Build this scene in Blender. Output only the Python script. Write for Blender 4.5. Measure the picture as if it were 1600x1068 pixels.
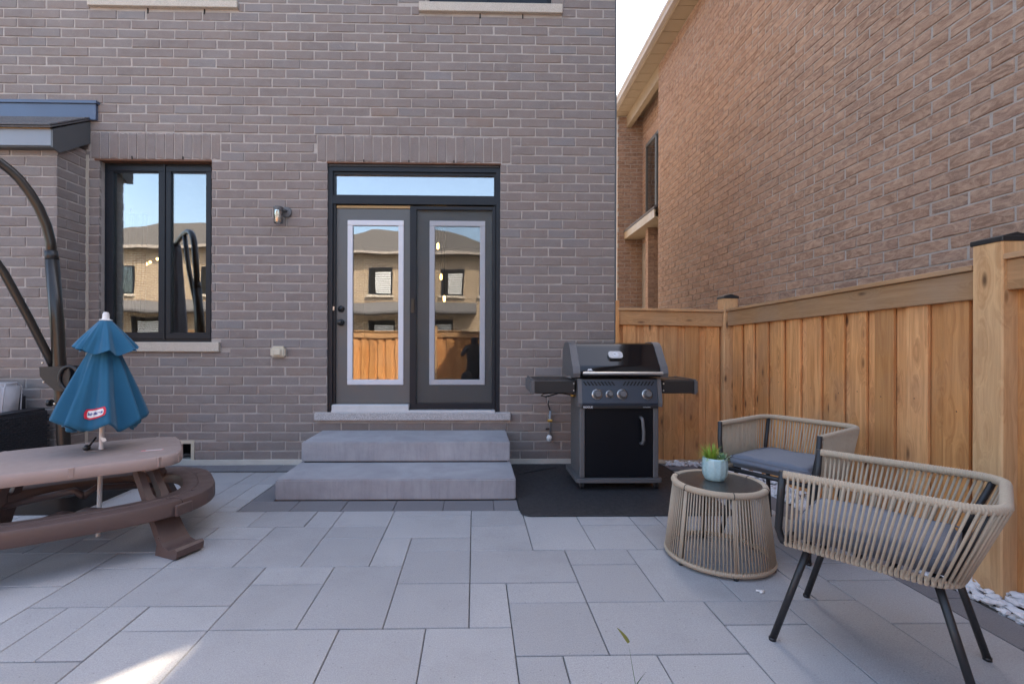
import bpy, bmesh, math, random
from mathutils import Vector, Matrix
R = math.radians
random.seed(7)
for o in list(bpy.data.objects): bpy.data.objects.remove(o)
scene = bpy.context.scene
C = scene.collection

# ------------------------------------------------------------------ camera, sky, sun, exposure
CAM_H = 1.178
cam = bpy.data.cameras.new('camera'); cam.sensor_width = 36; cam.lens = 16.54
cam.shift_x = 0.0269; cam.clip_start = 0.02; cam.clip_end = 500
cam_o = bpy.data.objects.new('camera', cam); C.objects.link(cam_o)
cam_o.matrix_world = Matrix.Translation((0, 0, CAM_H)) @ Matrix.Rotation(R(-1.2), 4, 'Z') @ Matrix.Rotation(R(90), 4, 'X') @ Matrix.Rotation(R(.15), 4, 'Z')
scene.camera = cam_o
SUN_EL, SUN_AZ = 47.1, 42.4            # behind the house, to the right
w = bpy.data.worlds.new('World'); scene.world = w; w.use_nodes = True
sky = w.node_tree.nodes.new('ShaderNodeTexSky'); sky.sky_type = 'NISHITA'; sky.sun_disc = False
sky.sun_elevation = R(SUN_EL); sky.sun_rotation = R(SUN_AZ); sky.dust_density = 3.0; sky.air_density = 1.0; sky.ozone_density = 1.0
bg = w.node_tree.nodes['Background']; bg.inputs[1].default_value = 0.15
w.node_tree.links.new(sky.outputs[0], bg.inputs[0])
sl = bpy.data.lights.new('sun', 'SUN'); sl.energy = 2.9; sl.angle = R(.8); sl.color = (1, .90, .76)
so = bpy.data.objects.new('sun', sl); C.objects.link(so)
sd = Vector((math.sin(R(SUN_AZ)) * math.cos(R(SUN_EL)), math.cos(R(SUN_AZ)) * math.cos(R(SUN_EL)), math.sin(R(SUN_EL))))
so.rotation_euler = sd.to_track_quat('Z', 'Y').to_euler(); so.location = (0, 8, 12)
vs = scene.view_settings
vs.view_transform = 'Standard'; vs.look = 'None'; vs.gamma = 1.0; vs.exposure = 2.42; vs.use_curve_mapping = False
vs.use_white_balance = True; vs.white_balance_temperature = 7350; vs.white_balance_tint = 10

# ------------------------------------------------------------------ node helpers
def new_mat(name):
    m = bpy.data.materials.new(name); m.use_nodes = True
    return m, m.node_tree, m.node_tree.nodes['Principled BSDF']
def val(nt, s, v):
    if hasattr(v, 'links') or isinstance(v, bpy.types.NodeSocket): nt.links.new(v, s)
    else: s.default_value = v
def vmath(nt, op, a, b):
    n = nt.nodes.new('ShaderNodeVectorMath'); n.operation = op; val(nt, n.inputs[0], a); val(nt, n.inputs[1], b); return n.outputs[0]
def mth(nt, op, a, b=0.0, clamp=False):
    n = nt.nodes.new('ShaderNodeMath'); n.operation = op; n.use_clamp = clamp; val(nt, n.inputs[0], a); val(nt, n.inputs[1], b); return n.outputs[0]
def wpos(nt): return nt.nodes.new('ShaderNodeNewGeometry').outputs['Position']
def opos(nt): return nt.nodes.new('ShaderNodeTexCoord').outputs['Object']
def orand(nt): return nt.nodes.new('ShaderNodeObjectInfo').outputs['Random']
def noise(nt, vec, scale=5, detail=4, rough=.55, dist=0.0):
    n = nt.nodes.new('ShaderNodeTexNoise'); nt.links.new(vec, n.inputs['Vector'])
    n.inputs['Scale'].default_value = scale; n.inputs['Detail'].default_value = detail; n.inputs['Roughness'].default_value = rough; n.inputs['Distortion'].default_value = dist
    return n.outputs['Fac']
def ramp(nt, fac, stops, interp='LINEAR'):
    n = nt.nodes.new('ShaderNodeValToRGB'); nt.links.new(fac, n.inputs[0]); cr = n.color_ramp; cr.interpolation = interp
    while len(cr.elements) < len(stops): cr.elements.new(.5)
    for e, (p, c) in zip(cr.elements, stops):
        e.position = p; e.color = (c, c, c, 1) if isinstance(c, (int, float)) else (*c, 1)
    return n.outputs[0]
def mix(nt, fac, a, b, mode='MIX'):
    n = nt.nodes.new('ShaderNodeMix'); n.data_type = 'RGBA'; n.blend_type = mode
    val(nt, n.inputs[0], fac)
    for k, v in ((6, a), (7, b)):
        if isinstance(v, tuple): v = (*v, 1) if len(v) == 3 else v
        val(nt, n.inputs[k], v)
    return n.outputs[2]
def bump(nt, b, height, strength=.4, dist=.01):
    n = nt.nodes.new('ShaderNodeBump'); n.inputs['Strength'].default_value = strength; n.inputs['Distance'].default_value = dist
    nt.links.new(height, n.inputs['Height']); nt.links.new(n.outputs[0], b.inputs['Normal'])
def g3(v): return (v, v, v)

def simple(name, col, rough=.6, metal=0.0, var=.12, scale=12, bmp=0.0, bscale=80, spec=None, coat=0.0, rv=.08):
    m, nt, b = new_mat(name); p = wpos(nt)
    f = noise(nt, p, scale, 5)
    c = mix(nt, f, tuple(x * (1 - var) for x in col), tuple(min(1, x * (1 + var)) for x in col))
    nt.links.new(c, b.inputs['Base Color'])
    rr = ramp(nt, noise(nt, p, scale * 2.3, 3), [(.3, max(0, rough - rv)), (.7, min(1, rough + rv))])
    nt.links.new(rr, b.inputs['Roughness']); b.inputs['Metallic'].default_value = metal
    if spec is not None: b.inputs['Specular IOR Level'].default_value = spec
    if coat: b.inputs['Coat Weight'].default_value = coat
    if bmp: bump(nt, b, noise(nt, p, bscale, 4), bmp, .004)
    return m

def brick_mat(name, stops, blotch, swirl=0.0, edge=None):
    m, nt, b = new_mat(name); p = wpos(nt)
    at = nt.nodes.new('ShaderNodeAttribute'); at.attribute_name = 'rnd'
    r = mth(nt, 'FRACT', mth(nt, 'ADD', orand(nt), at.outputs['Fac']))
    c = ramp(nt, r, stops)
    seed = vmath(nt, 'MULTIPLY', nt.nodes.new('ShaderNodeCombineXYZ').outputs[0], (1, 1, 1))
    cx = nt.nodes.new('ShaderNodeCombineXYZ'); nt.links.new(mth(nt, 'MULTIPLY', r, 37.0), cx.inputs[0]); nt.links.new(mth(nt, 'MULTIPLY', r, 91.0), cx.inputs[2])
    pp = vmath(nt, 'ADD', p, cx.outputs[0])
    ps = vmath(nt, 'MULTIPLY', pp, (.6, .6, 1.5)) if swirl else pp
    n1 = noise(nt, ps, 9 if not swirl else 15, 5, .6, swirl)
    c = mix(nt, ramp(nt, n1, [(.38, 0.0), (.72, .62 if not swirl else .85)]), c, blotch)
    n2 = noise(nt, pp, 160, 3, .7)
    c = mix(nt, .55, c, mix(nt, n2, g3(.55), g3(1.45)), 'MULTIPLY')
    if edge:
        sm = noise(nt, p, 21, 6, .72, .6)
        c = mix(nt, ramp(nt, sm, [(.60, 0.0), (.74, .75)]), c, edge)
    n3 = noise(nt, p, 2.2, 3)
    c = mix(nt, .5, c, mix(nt, n3, g3(.82), g3(1.18)), 'MULTIPLY')
    nt.links.new(c, b.inputs['Base Color']); b.inputs['Roughness'].default_value = .9; b.inputs['Specular IOR Level'].default_value = .25
    st = nt.nodes.new('ShaderNodeTexNoise'); nt.links.new(vmath(nt, 'MULTIPLY', pp, (70, 70, 260)), st.inputs['Vector']); st.inputs['Scale'].default_value = 1; st.inputs['Detail'].default_value = 4
    bump(nt, b, mth(nt, 'ADD', st.outputs['Fac'], n1), .55, .004)
    return m

def mortar_mat(name, c1, c2):
    m, nt, b = new_mat(name); p = wpos(nt)
    f = noise(nt, p, 7, 6, .65); f2 = noise(nt, p, 120, 3, .7)
    c = mix(nt, ramp(nt, f, [(.32, 0.0), (.7, 1.0)]), c1, c2)
    c = mix(nt, .5, c, mix(nt, f2, g3(.6), g3(1.4)), 'MULTIPLY')
    nt.links.new(c, b.inputs['Base Color']); b.inputs['Roughness'].default_value = .95
    bump(nt, b, f2, .6, .004)
    return m

def wood_mat(name, axis, light=(.77, .365, .135), dark=(.34, .12, .038), grey=0.25):
    m, nt, b = new_mat(name); p = wpos(nt); rn = orand(nt)
    cx = nt.nodes.new('ShaderNodeCombineXYZ')
    for k, f in enumerate((13.1, 29.7, 53.3)): nt.links.new(mth(nt, 'MULTIPLY', rn, f), cx.inputs[k])
    pp = vmath(nt, 'ADD', p, cx.outputs[0])
    sc = [22, 22, 22]; sc[axis] = 1.1
    kd = [10.5, 10.5, 10.5]; kd[axis] = 3.6
    # knots: distorted voronoi cells, only a few of them count
    v = nt.nodes.new('ShaderNodeTexVoronoi'); nt.links.new(vmath(nt, 'MULTIPLY', pp, tuple(kd)), v.inputs['Vector']); v.inputs['Scale'].default_value = 1
    sel = nt.nodes.new('ShaderNodeSeparateColor'); nt.links.new(v.outputs['Color'], sel.inputs[0])
    on = ramp(nt, sel.outputs[0], [(.27, 0.0), (.31, 1.0)])
    knot = mth(nt, 'MULTIPLY', ramp(nt, v.outputs['Distance'], [(.06, 1.0), (.17, 0.0)]), on)
    halo = mth(nt, 'MULTIPLY', ramp(nt, v.outputs['Distance'], [(.08, 1.0), (.55, 0.0)]), on)
    warp = vmath(nt, 'ADD', vmath(nt, 'MULTIPLY', pp, tuple(sc)), vmath(nt, 'MULTIPLY', nt.nodes.new('ShaderNodeCombineXYZ').outputs[0], (0, 0, 0)))
    off = nt.nodes.new('ShaderNodeCombineXYZ')
    for k in range(3): nt.links.new(mth(nt, 'MULTIPLY', halo, 1.4), off.inputs[k])
    warp = vmath(nt, 'ADD', warp, off.outputs[0])
    gr = noise(nt, warp, 1.6, 6, .62, .7)
    fine = noise(nt, vmath(nt, 'MULTIPLY', pp, tuple(s * 9 for s in sc)), 1, 3, .7)
    tone = ramp(nt, rn, [(0, tuple(x * .72 for x in light)), (.35, light), (.7, (light[0] * 1.12, light[1] * 1.22, light[2] * 1.45)), (1, (light[0] * .92, light[1] * .86, light[2] * .8))])
    c = mix(nt, ramp(nt, gr, [(.36, 0.0), (.64, 1.0)]), tone, mix(nt, .55, tone, dark))
    c = mix(nt, mth(nt, 'MULTIPLY', halo, .4), c, dark)
    c = mix(nt, mth(nt, 'MULTIPLY', knot, .85), c, (.07, .03, .014))
    c = mix(nt, .45, c, mix(nt, fine, g3(.68), g3(1.32)), 'MULTIPLY')
    c = mix(nt, mth(nt, 'MULTIPLY', ramp(nt, noise(nt, p, 2.4, 5), [(.42, 0.0), (.72, 1.0)]), grey), c, (.33, .25, .19))
    nt.links.new(c, b.inputs['Base Color']); b.inputs['Roughness'].default_value = .78; b.inputs['Specular IOR Level'].default_value = .3
    bump(nt, b, mth(nt, 'ADD', gr, fine), .3, .003)
    return m

def paver_mat(name, c1, c2):
    m, nt, b = new_mat(name); p = wpos(nt); rn = orand(nt)
    c = ramp(nt, rn, [(0, c1), (.5, tuple((a + d) / 2 for a, d in zip(c1, c2))), (1, c2)])
    cx = nt.nodes.new('ShaderNodeCombineXYZ'); nt.links.new(mth(nt, 'MULTIPLY', rn, 40), cx.inputs[0]); nt.links.new(mth(nt, 'MULTIPLY', rn, 17), cx.inputs[1])
    pp = vmath(nt, 'ADD', p, cx.outputs[0])
    big = noise(nt, pp, 3.2, 5, .6)
    c = mix(nt, .6, c, mix(nt, big, g3(.83), g3(1.17)), 'MULTIPLY')
    sp = noise(nt, p, 190, 4, .75)
    c = mix(nt, .6, c, mix(nt, ramp(nt, sp, [(.3, 0.0), (.7, 1.0)]), g3(.62), g3(1.36)), 'MULTIPLY')
    st = noise(nt, p, 1.1, 6, .7)
    c = mix(nt, mth(nt, 'MULTIPLY', ramp(nt, st, [(.50, 0.0), (.72, 1.0)]), .3), c, (.17, .16, .155))
    wh = nt.nodes.new('ShaderNodeTexVoronoi'); nt.links.new(p, wh.inputs['Vector']); wh.inputs['Scale'].default_value = 26
    c = mix(nt, ramp(nt, wh.outputs['Distance'], [(.05, .5), (.10, 0.0)]), c, (.12, .115, .11))
    nt.links.new(c, b.inputs['Base Color'])
    rr = ramp(nt, big, [(.3, .62), (.7, .82)]); nt.links.new(rr, b.inputs['Roughness'])
    bump(nt, b, mth(nt, 'ADD', sp, big), .6, .003)
    return m

def glass_mat(name, base=.13, tint=(.86, .9, .9), wave=.02):
    m, nt, b = new_mat(name); nt.nodes.remove(b)
    out = nt.nodes['Material Output']
    t = nt.nodes.new('ShaderNodeBsdfTransparent'); t.inputs[0].default_value = (*tint, 1)
    g = nt.nodes.new('ShaderNodeBsdfGlossy'); g.inputs['Roughness'].default_value = 0.0; g.inputs[0].default_value = (.96, .98, 1, 1)
    fr = nt.nodes.new('ShaderNodeFresnel'); fr.inputs[0].default_value = 1.5
    bn = nt.nodes.new('ShaderNodeBump'); bn.inputs['Strength'].default_value = wave; bn.inputs['Distance'].default_value = .05
    nt.links.new(noise(nt, wpos(nt), 2.3, 1), bn.inputs['Height']); nt.links.new(bn.outputs[0], g.inputs['Normal'])
    ms = nt.nodes.new('ShaderNodeMixShader')
    nt.links.new(mth(nt, 'ADD', mth(nt, 'MULTIPLY', fr.outputs[0], 1.2), base, True), ms.inputs[0])
    nt.links.new(t.outputs[0], ms.inputs[1]); nt.links.new(g.outputs[0], ms.inputs[2]); nt.links.new(ms.outputs[0], out.inputs[0])
    return m
def emit_mat(name, col, s):
    m, nt, b = new_mat(name)
    b.inputs['Base Color'].default_value = (*col, 1); b.inputs['Emission Color'].default_value = (*col, 1); b.inputs['Emission Strength'].default_value = s
    return m
def concrete_mat(name, c1, c2, streak=True):
    m, nt, b = new_mat(name); p = wpos(nt)
    n1 = noise(nt, p, 2.6, 6, .65, .4); n2 = noise(nt, vmath(nt, 'MULTIPLY', p, (26, 26, 3.2)), 1, 5, .65); n3 = noise(nt, p, 260, 2)
    c = mix(nt, ramp(nt, n1, [(.3, 0.0), (.7, 1.0)]), c1, c2)
    if streak:
        geo = nt.nodes.new('ShaderNodeNewGeometry'); sx = nt.nodes.new('ShaderNodeSeparateXYZ'); nt.links.new(geo.outputs['Normal'], sx.inputs[0])
        side = mth(nt, 'SUBTRACT', 1.0, mth(nt, 'ABSOLUTE', sx.outputs[2]), True)
        c = mix(nt, mth(nt, 'MULTIPLY', ramp(nt, n2, [(.46, 0.0), (.8, .4)]), side), c, tuple(x * .6 for x in c1))
    c = mix(nt, .45, c, mix(nt, n3, g3(.75), g3(1.25)), 'MULTIPLY')
    pit = nt.nodes.new('ShaderNodeTexVoronoi'); nt.links.new(p, pit.inputs['Vector']); pit.inputs['Scale'].default_value = 55
    c = mix(nt, ramp(nt, pit.outputs['Distance'], [(.06, .5), (.11, 0.0)]), c, tuple(x * .45 for x in c1))
    nt.links.new(c, b.inputs['Base Color']); b.inputs['Roughness'].default_value = .85
    bump(nt, b, mth(nt, 'ADD', n1, n3), .3, .004)
    return m
def stone_mat(name, c1, c2, c3):
    m, nt, b = new_mat(name); p = wpos(nt)
    n = noise(nt, p, 140, 3, .75); n2 = noise(nt, p, 18, 4)
    c = ramp(nt, n, [(.36, c3), (.47, c1), (.62, c2)])
    c = mix(nt, .5, c, mix(nt, n2, g3(.8), g3(1.2)), 'MULTIPLY')
    nt.links.new(c, b.inputs['Base Color']); b.inputs['Roughness'].default_value = .8
    bump(nt, b, mth(nt, 'ADD', n, n2), .8, .008); return m
def fabric_mat(name, c1, c2, scale=900):
    m, nt, b = new_mat(name); p = wpos(nt)
    n = noise(nt, p, scale, 2, .6); n2 = noise(nt, p, 14, 4)
    c = mix(nt, n, c1, c2); c = mix(nt, .5, c, mix(nt, n2, g3(.88), g3(1.12)), 'MULTIPLY')
    nt.links.new(c, b.inputs['Base Color']); b.inputs['Roughness'].default_value = .9
    b.inputs['Sheen Weight'].default_value = .15
    bump(nt, b, mth(nt, 'ADD', n, mth(nt, 'MULTIPLY', n2, 2.0)), .3, .003); return m

MT = {}
MT['brick'] = brick_mat('brick_grey', [(0, (.205, .168, .157)), (.25, (.235, .191, .176)), (.45, (.222, .192, .185)), (.6, (.242, .195, .177)), (.8, (.225, .183, .169)), (.93, (.222, .203, .204)), (1, (.248, .187, .16))], (.256, .226, .214), edge=(.345, .295, .262))
MT['mortar'] = mortar_mat('mortar_beige', (.335, .292, .265), (.455, .40, .365))
MT['nbrick'] = brick_mat('brick_brown', [(0, (.225, .137, .10)), (.3, (.27, .165, .12)), (.55, (.255, .162, .127)), (.8, (.30, .184, .132)), (1, (.205, .135, .108))], (.50, .345, .255), 1.3)
MT['nmortar'] = mortar_mat('mortar_grey', (.30, .265, .24), (.42, .38, .355))
MT['wood_z'] = wood_mat('cedar_upright', 2); MT['wood_x'] = wood_mat('cedar_along_x', 0, (.60, .33, .15), (.30, .14, .06), .35)
MT['wood_y'] = wood_mat('cedar_along_y', 1, (.52, .30, .155), (.26, .135, .06), .4)
MT['post'] = wood_mat('cedar_post', 2, (.70, .42, .21), (.42, .2, .08), .2)
MT['paver'] = paver_mat('paver_light', (.315, .315, .327), (.38, .379, .39))
MT['paver_dark'] = paver_mat('paver_dark', (.155, .152, .165), (.19, .187, .2))
MT['sand'] = simple('joint_sand', (.075, .07, .064), .95, var=.4, scale=60)
MT['ground'] = simple('soil_ground', (.22, .21, .2), .95, var=.25, scale=3)
MT['concrete'] = concrete_mat('step_concrete', (.27, .265, .285), (.40, .395, .415))
MT['foundation'] = concrete_mat('foundation_concrete', (.50, .46, .40), (.66, .62, .56), False)
MT['granite'] = stone_mat('sill_granite', (.42, .40, .40), (.62, .6, .6), (.22, .21, .22))
MT['limestone'] = stone_mat('sill_limestone', (.52, .45, .38), (.62, .56, .49), (.42, .35, .29))
MT['frame'] = simple('window_frame_charcoal', (.011, .014, .020), .45, var=.1, scale=6, rv=.03, spec=.3)
MT['door'] = simple('door_grey_paint', (.098, .104, .107), .42, var=.05, scale=4)
MT['trim'] = simple('door_white_trim', (.62, .63, .68), .4, var=.04, scale=5)
MT['tan'] = simple('raw_wood_strip', (.45, .30, .15), .7)
MT['rust'] = simple('rusty_lintel', (.135, .058, .032), .85, var=.45, scale=24, bmp=.3)
MT['white'] = simple('white_plastic', (.72, .72, .72), .4, var=.04)
MT['cream'] = simple('cream_plastic', (.55, .50, .40), .45, var=.08)
MT['glass'] = glass_mat('window_glass')
MT['tglass'] = glass_mat('transom_glass', .19)
MT['lglass'] = glass_mat('lamp_glass', .16, (.93, .95, .95), 0)
MT['black'] = simple('black_metal', (.012, .012, .013), .4, var=.15, scale=20)
MT['satin'] = simple('black_powder_coat', (.017, .017, .019), .45, var=.2, scale=30)
MT['bronze'] = simple('bronze_pole', (.02, .017, .015), .3, 0.0, var=.05, scale=3, rv=0)
MT['steel'] = simple('brushed_steel', (.55, .53, .51), .34, 1.0, var=.03, scale=5, rv=0)
MT['pipe'] = simple('galvanised_pipe', (.26, .28, .30), .5, .6, var=.2, scale=60)
MT['brass'] = simple('brass_valve', (.55, .33, .09), .35, .9)
MT['grillgrey'] = simple('grill_grey_cast', (.12, .117, .121), .5, .15, var=.05, scale=20, rv=.03)
MT['enamel'] = simple('grill_black_enamel', (.006, .006, .008), .06, var=.05, rv=0)
MT['gdoor'] = simple('grill_door_black', (.005, .006, .009), .3, var=.1, rv=0, spec=.3)
MT['gpanel'] = simple('grill_panel_navy', (.045, .056, .078), .36, .3, var=.05, rv=0)
MT['gshelf'] = simple('grill_shelf', (.03, .029, .03), .42, .3, var=.08)
MT['mat'] = simple('grill_mat_rubber', (.026, .027, .031), .6, var=.6, scale=18, bmp=.5, bscale=240)
MT['rope'] = fabric_mat('rope_beige', (.37, .285, .20), (.47, .38, .285), 260)
MT['cushion'] = fabric_mat('cushion_blue_grey', (.115, .13, .165), (.16, .178, .215))
MT['scushion'] = fabric_mat('cushion_light_grey', (.40, .40, .43), (.5, .5, .53))
MT['ttop'] = simple('table_glass', (.045, .043, .04), .16, var=.2, scale=30, bmp=.5, bscale=130)
MT['wicker'] = simple('wicker_black', (.018, .02, .026), .5, var=.35, scale=120)
MT['blue'] = fabric_mat('canvas_blue', (.005, .088, .175), (.009, .125, .235), 700)
MT['ktop'] = simple('table_plastic_mauve', (.33, .25, .225), .5, var=.06, scale=8, bmp=.12, bscale=500)
MT['kbrown'] = simple('bench_plastic_brown', (.10, .066, .06), .46, var=.1, scale=8, bmp=.12, bscale=500)
MT['pot'] = simple('pot_pale_blue', (.36, .52, .54), .28, var=.1, scale=25, coat=.3)
MT['leaf'] = simple('grass_leaf', (.26, .40, .06), .5, var=.35, scale=50)
MT['succ'] = simple('succulent_leaf', (.13, .26, .15), .5, var=.3, scale=40)
MT['soil'] = simple('potting_soil', (.03, .02, .015), .95)
MT['weed'] = simple('weed_leaf', (.05, .13, .025), .55, var=.3, scale=40)
MT['weedtip'] = simple('weed_seed_head', (.22, .22, .05), .6)
MT['gravel'] = simple('white_marble_chips', (.66, .65, .67), .75, var=.28, scale=22, bmp=.6, bscale=60)
MT['flash'] = simple('blue_grey_flashing', (.075, .105, .165), .4, .2, var=.05, scale=3)
MT['fascia'] = simple('fascia_grey', (.085, .09, .095), .45, var=.05, scale=3)
MT['shingle'] = simple('shingle_grey', (.12, .115, .12), .95, var=.5, scale=60, bmp=.5)
MT['soffit'] = simple('soffit_tan', (.33, .255, .175), .5, var=.05, scale=3)
MT['gutter'] = simple('gutter_taupe', (.42, .36, .32), .4, .1, var=.04, scale=3)
MT['caulk'] = simple('caulk_beige', (.45, .40, .34), .7)
MT['red'] = simple('logo_red', (.6, .02, .05), .5); MT['pink'] = simple('sticker_pink', (.75, .2, .22), .5)
MT['ink'] = simple('logo_blue', (.01, .05, .25), .5)
MT['lettering'] = simple('grey_lettering', (.62, .62, .64), .4)
MT['interior'] = simple('interior_paint', (.34, .29, .25), .8); MT['floorwood'] = simple('interior_floor', (.2, .11, .06), .5)
MT['curtain'] = simple('curtain_brown', (.11, .045, .025), .9); MT['curtain_w'] = simple('curtain_white', (.6, .6, .6), .9)
MT['bulb'] = emit_mat('lit_filament', (1, .55, .18), 4)
MT['dark'] = simple('dark_slot', (.006, .006, .006), .9)
MT['cloth'] = fabric_mat('dark_jacket', (.015, .016, .02), (.03, .03, .036)); MT['skin'] = simple('skin', (.42, .26, .19), .6); 

# ------------------------------------------------------------------ mesh helpers
class MB:
    def __init__(s): s.v = []; s.f = []; s.a = []
    def add(s, vs_, fs, a=0.0):
        k = len(s.v); s.v += [tuple(x) for x in vs_]; s.f += [tuple(i + k for i in f) for f in fs]; s.a += [a] * len(fs); return s
    def box(s, x0, x1, y0, y1, z0, z1, M=None):
        p = [(x, y, z) for z in (z0, z1) for y in (y0, y1) for x in (x0, x1)]
        if M: p = [M @ Vector(q) for q in p]
        return s.add(p, [(0, 2, 3, 1), (4, 5, 7, 6), (0, 1, 5, 4), (2, 6, 7, 3), (0, 4, 6, 2), (1, 3, 7, 5)])
    def cbox(s, x0, x1, y0, y1, z0, z1, c=.004, M=None):
        """box with chamfered edges"""
        bm = bmesh.new(); bmesh.ops.create_cube(bm, size=1)
        for v in bm.verts: v.co = Vector(((x0 + x1) / 2 + v.co.x * (x1 - x0), (y0 + y1) / 2 + v.co.y * (y1 - y0), (z0 + z1) / 2 + v.co.z * (z1 - z0)))
        bmesh.ops.bevel(bm, geom=bm.edges[:], offset=c, segments=2 if c > .008 else 1, affect='EDGES')
        bm.verts.index_update()
        s.add([(M @ v.co) if M else v.co for v in bm.verts], [[v.index for v in f.verts] for f in bm.faces]); bm.free(); return s
    def tube(s, pts, r, n=10, closed=False, rf=None, sx=1.0):
        pts = [Vector(p) for p in pts]; N = len(pts); t0 = None; fr = []
        for i in range(N):
            a = pts[(i - 1) % N] if (closed or i) else pts[i]; b = pts[(i + 1) % N] if (closed or i < N - 1) else pts[i]
            t = (b - a).normalized()
            if t0 is None:
                u = t.orthogonal().normalized() if abs(t.z) > .99 else Vector((0, 0, 1)).cross(t).normalized()
            else:
                u = (u - t * u.dot(t)).normalized()
            t0 = t; fr.append((u, t.cross(u)))
        vs_ = []
        for i, (p, (u, w_)) in enumerate(zip(pts, fr)):
            rr = (rf(i) if rf else (r[i] if isinstance(r, (list, tuple)) else r))
            for k in range(n):
                a = 2 * math.pi * k / n; vs_.append(p + u * math.cos(a) * rr * sx + w_ * math.sin(a) * rr)
        fs = []
        for i in range(N if closed else N - 1):
            j = (i + 1) % N
            for k in range(n): fs.append((i * n + k, i * n + (k + 1) % n, j * n + (k + 1) % n, j * n + k))
        if not closed: fs += [tuple(range(n))[::-1], tuple(range((N - 1) * n, N * n))]
        return s.add(vs_, fs)
    def lathe(s, prof, n=24, c=(0, 0, 0), rmod=None, cap=True):
        vs_ = []
        for i, (r, z) in enumerate(prof):
            for k in range(n):
                a = 2 * math.pi * k / n; q = r * (rmod(a, i) if rmod else 1); vs_.append((c[0] + q * math.cos(a), c[1] + q * math.sin(a), c[2] + z))
        m = len(prof); fs = [(i * n + k, i * n + (k + 1) % n, (i + 1) * n + (k + 1) % n, (i + 1) * n + k) for i in range(m - 1) for k in range(n)]
        if cap: fs += [tuple(range(n))[::-1], tuple(range((m - 1) * n, m * n))]
        return s.add(vs_, fs)
    def cyl(s, a, b, r, n=16, r2=None): return s.tube([a, b], [r, r if r2 is None else r2], n)
    def prism(s, poly, lo, hi, plane='xy', M=None):
        def at(p, h):
            q = (p[0], p[1], h) if plane == 'xy' else ((p[0], h, p[1]) if plane == 'xz' else (h, p[0], p[1]))
            return M @ Vector(q) if M else q
        n = len(poly)
        return s.add([at(p, lo) for p in poly] + [at(p, hi) for p in poly], [tuple(range(n))[::-1], tuple(range(n, 2 * n))] + [(i, (i + 1) % n, n + (i + 1) % n, n + i) for i in range(n)])
    def mesh(s, name, mat, smooth=False, attr=False):
        me = bpy.data.meshes.new(name); me.from_pydata(s.v, [], s.f); me.materials.append(MT[mat] if isinstance(mat, str) else mat)
        bm = bmesh.new(); bm.from_mesh(me); bmesh.ops.recalc_face_normals(bm, faces=bm.faces[:]); bm.to_mesh(me); bm.free()
        if attr:
            at = me.attributes.new('rnd', 'FLOAT', 'FACE'); at.data.foreach_set('value', s.a)
        if smooth:
            me.polygons.foreach_set('use_smooth', [True] * len(me.polygons))
            if smooth is not True: me.set_sharp_from_angle(angle=R(smooth))
        return me
    def build(s, name, mat, parent=None, smooth=False, attr=False, label=None):
        return link(name, s.mesh(name, mat, smooth, attr), parent, label)
def link(name, me, parent=None, label=None):
    o = bpy.data.objects.new(name, me); C.objects.link(o); o.parent = parent
    if label: o['label'] = label
    return o
def thing(name, label, cat, loc=(0, 0, 0), rz=0, group=None):
    o = bpy.data.objects.new(name, None); C.objects.link(o); o.location = loc; o.rotation_euler = (0, 0, rz); o.empty_display_size = .1
    return tag(o, label, cat, group)
def tag(o, label, cat, group=None, kind=None):
    o['label'] = label; o['category'] = cat
    if group: o['group'] = group
    if kind: o['kind'] = kind
    return o
def struct(o): o['kind'] = 'structure'; return o
def text(name, body, size, mat, parent, M, extrude=.0006, label=None, bold=0.0):
    cu = bpy.data.curves.new(name, 'FONT'); cu.body = body; cu.size = size; cu.extrude = extrude; cu.align_x = 'CENTER'; cu.align_y = 'CENTER'; cu.offset = bold
    t = bpy.data.objects.new(name, cu); C.objects.link(t); bpy.context.view_layer.update()
    me = bpy.data.meshes.new_from_object(t.evaluated_get(bpy.context.evaluated_depsgraph_get())); bpy.data.objects.remove(t); bpy.data.curves.remove(cu)
    me.materials.clear(); me.materials.append(MT[mat]); me.transform(M)
    return link(name, me, parent, label)
FRONT = lambda x, y, z: Matrix.Translation((x, y, z)) @ Matrix.Rotation(R(90), 4, 'X')     # text that faces -Y

# ------------------------------------------------------------------ bricks
def brick_mesh(L, H, seed, mat):
    rd = random.Random(seed); j = lambda a: rd.uniform(-a, a); c = .005; mb = MB(); x, z = L / 2, H / 2
    ol = [(-1, -1), (-.35, -1), (.3, -1), (1, -1), (1, 0), (1, 1), (.4, 1), (-.3, 1), (-1, 1), (-1, 0)]; n = len(ol)
    fr = [(u * (x - c) + j(.0022), j(.0016), w_ * (z - c) + j(.0022)) for u, w_ in ol]
    md = [(u * x + j(.0022), c + .001, w_ * z + j(.002)) for u, w_ in ol]
    bk = [(u * x, .03, w_ * z) for u, w_ in ol]
    mb.add(fr + md + bk, [tuple(range(n))] + [(n + i, n + (i + 1) % n, (i + 1) % n, i) for i in range(n)] + [(2 * n + i, 2 * n + (i + 1) % n, n + (i + 1) % n, n + i) for i in range(n)])
    return mb.mesh('brick', mat)
def cut(rects, holes):
    out = []
    for r in rects:
        todo = [r]
        for h in holes:
            nxt = []
            for (a, b, c, d) in todo:
                if b <= h[0] or a >= h[1] or d <= h[2] or c >= h[3]: nxt.append((a, b, c, d)); continue
                ov = min(d, h[3]) - max(c, h[2])
                if ov < .55 * (d - c):                      # trim in height
                    nxt.append((a, b, c, h[2] - .006) if c < h[2] else (a, b, h[3] + .006, d)); continue
                if a < h[0]: nxt.append((a, h[0], c, d))
                if b > h[1]: nxt.append((h[1], b, c, d))
            todo = nxt
        out += [q for q in todo if q[1] - q[0] > .022 and q[3] - q[2] > .012]
    return out
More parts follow.
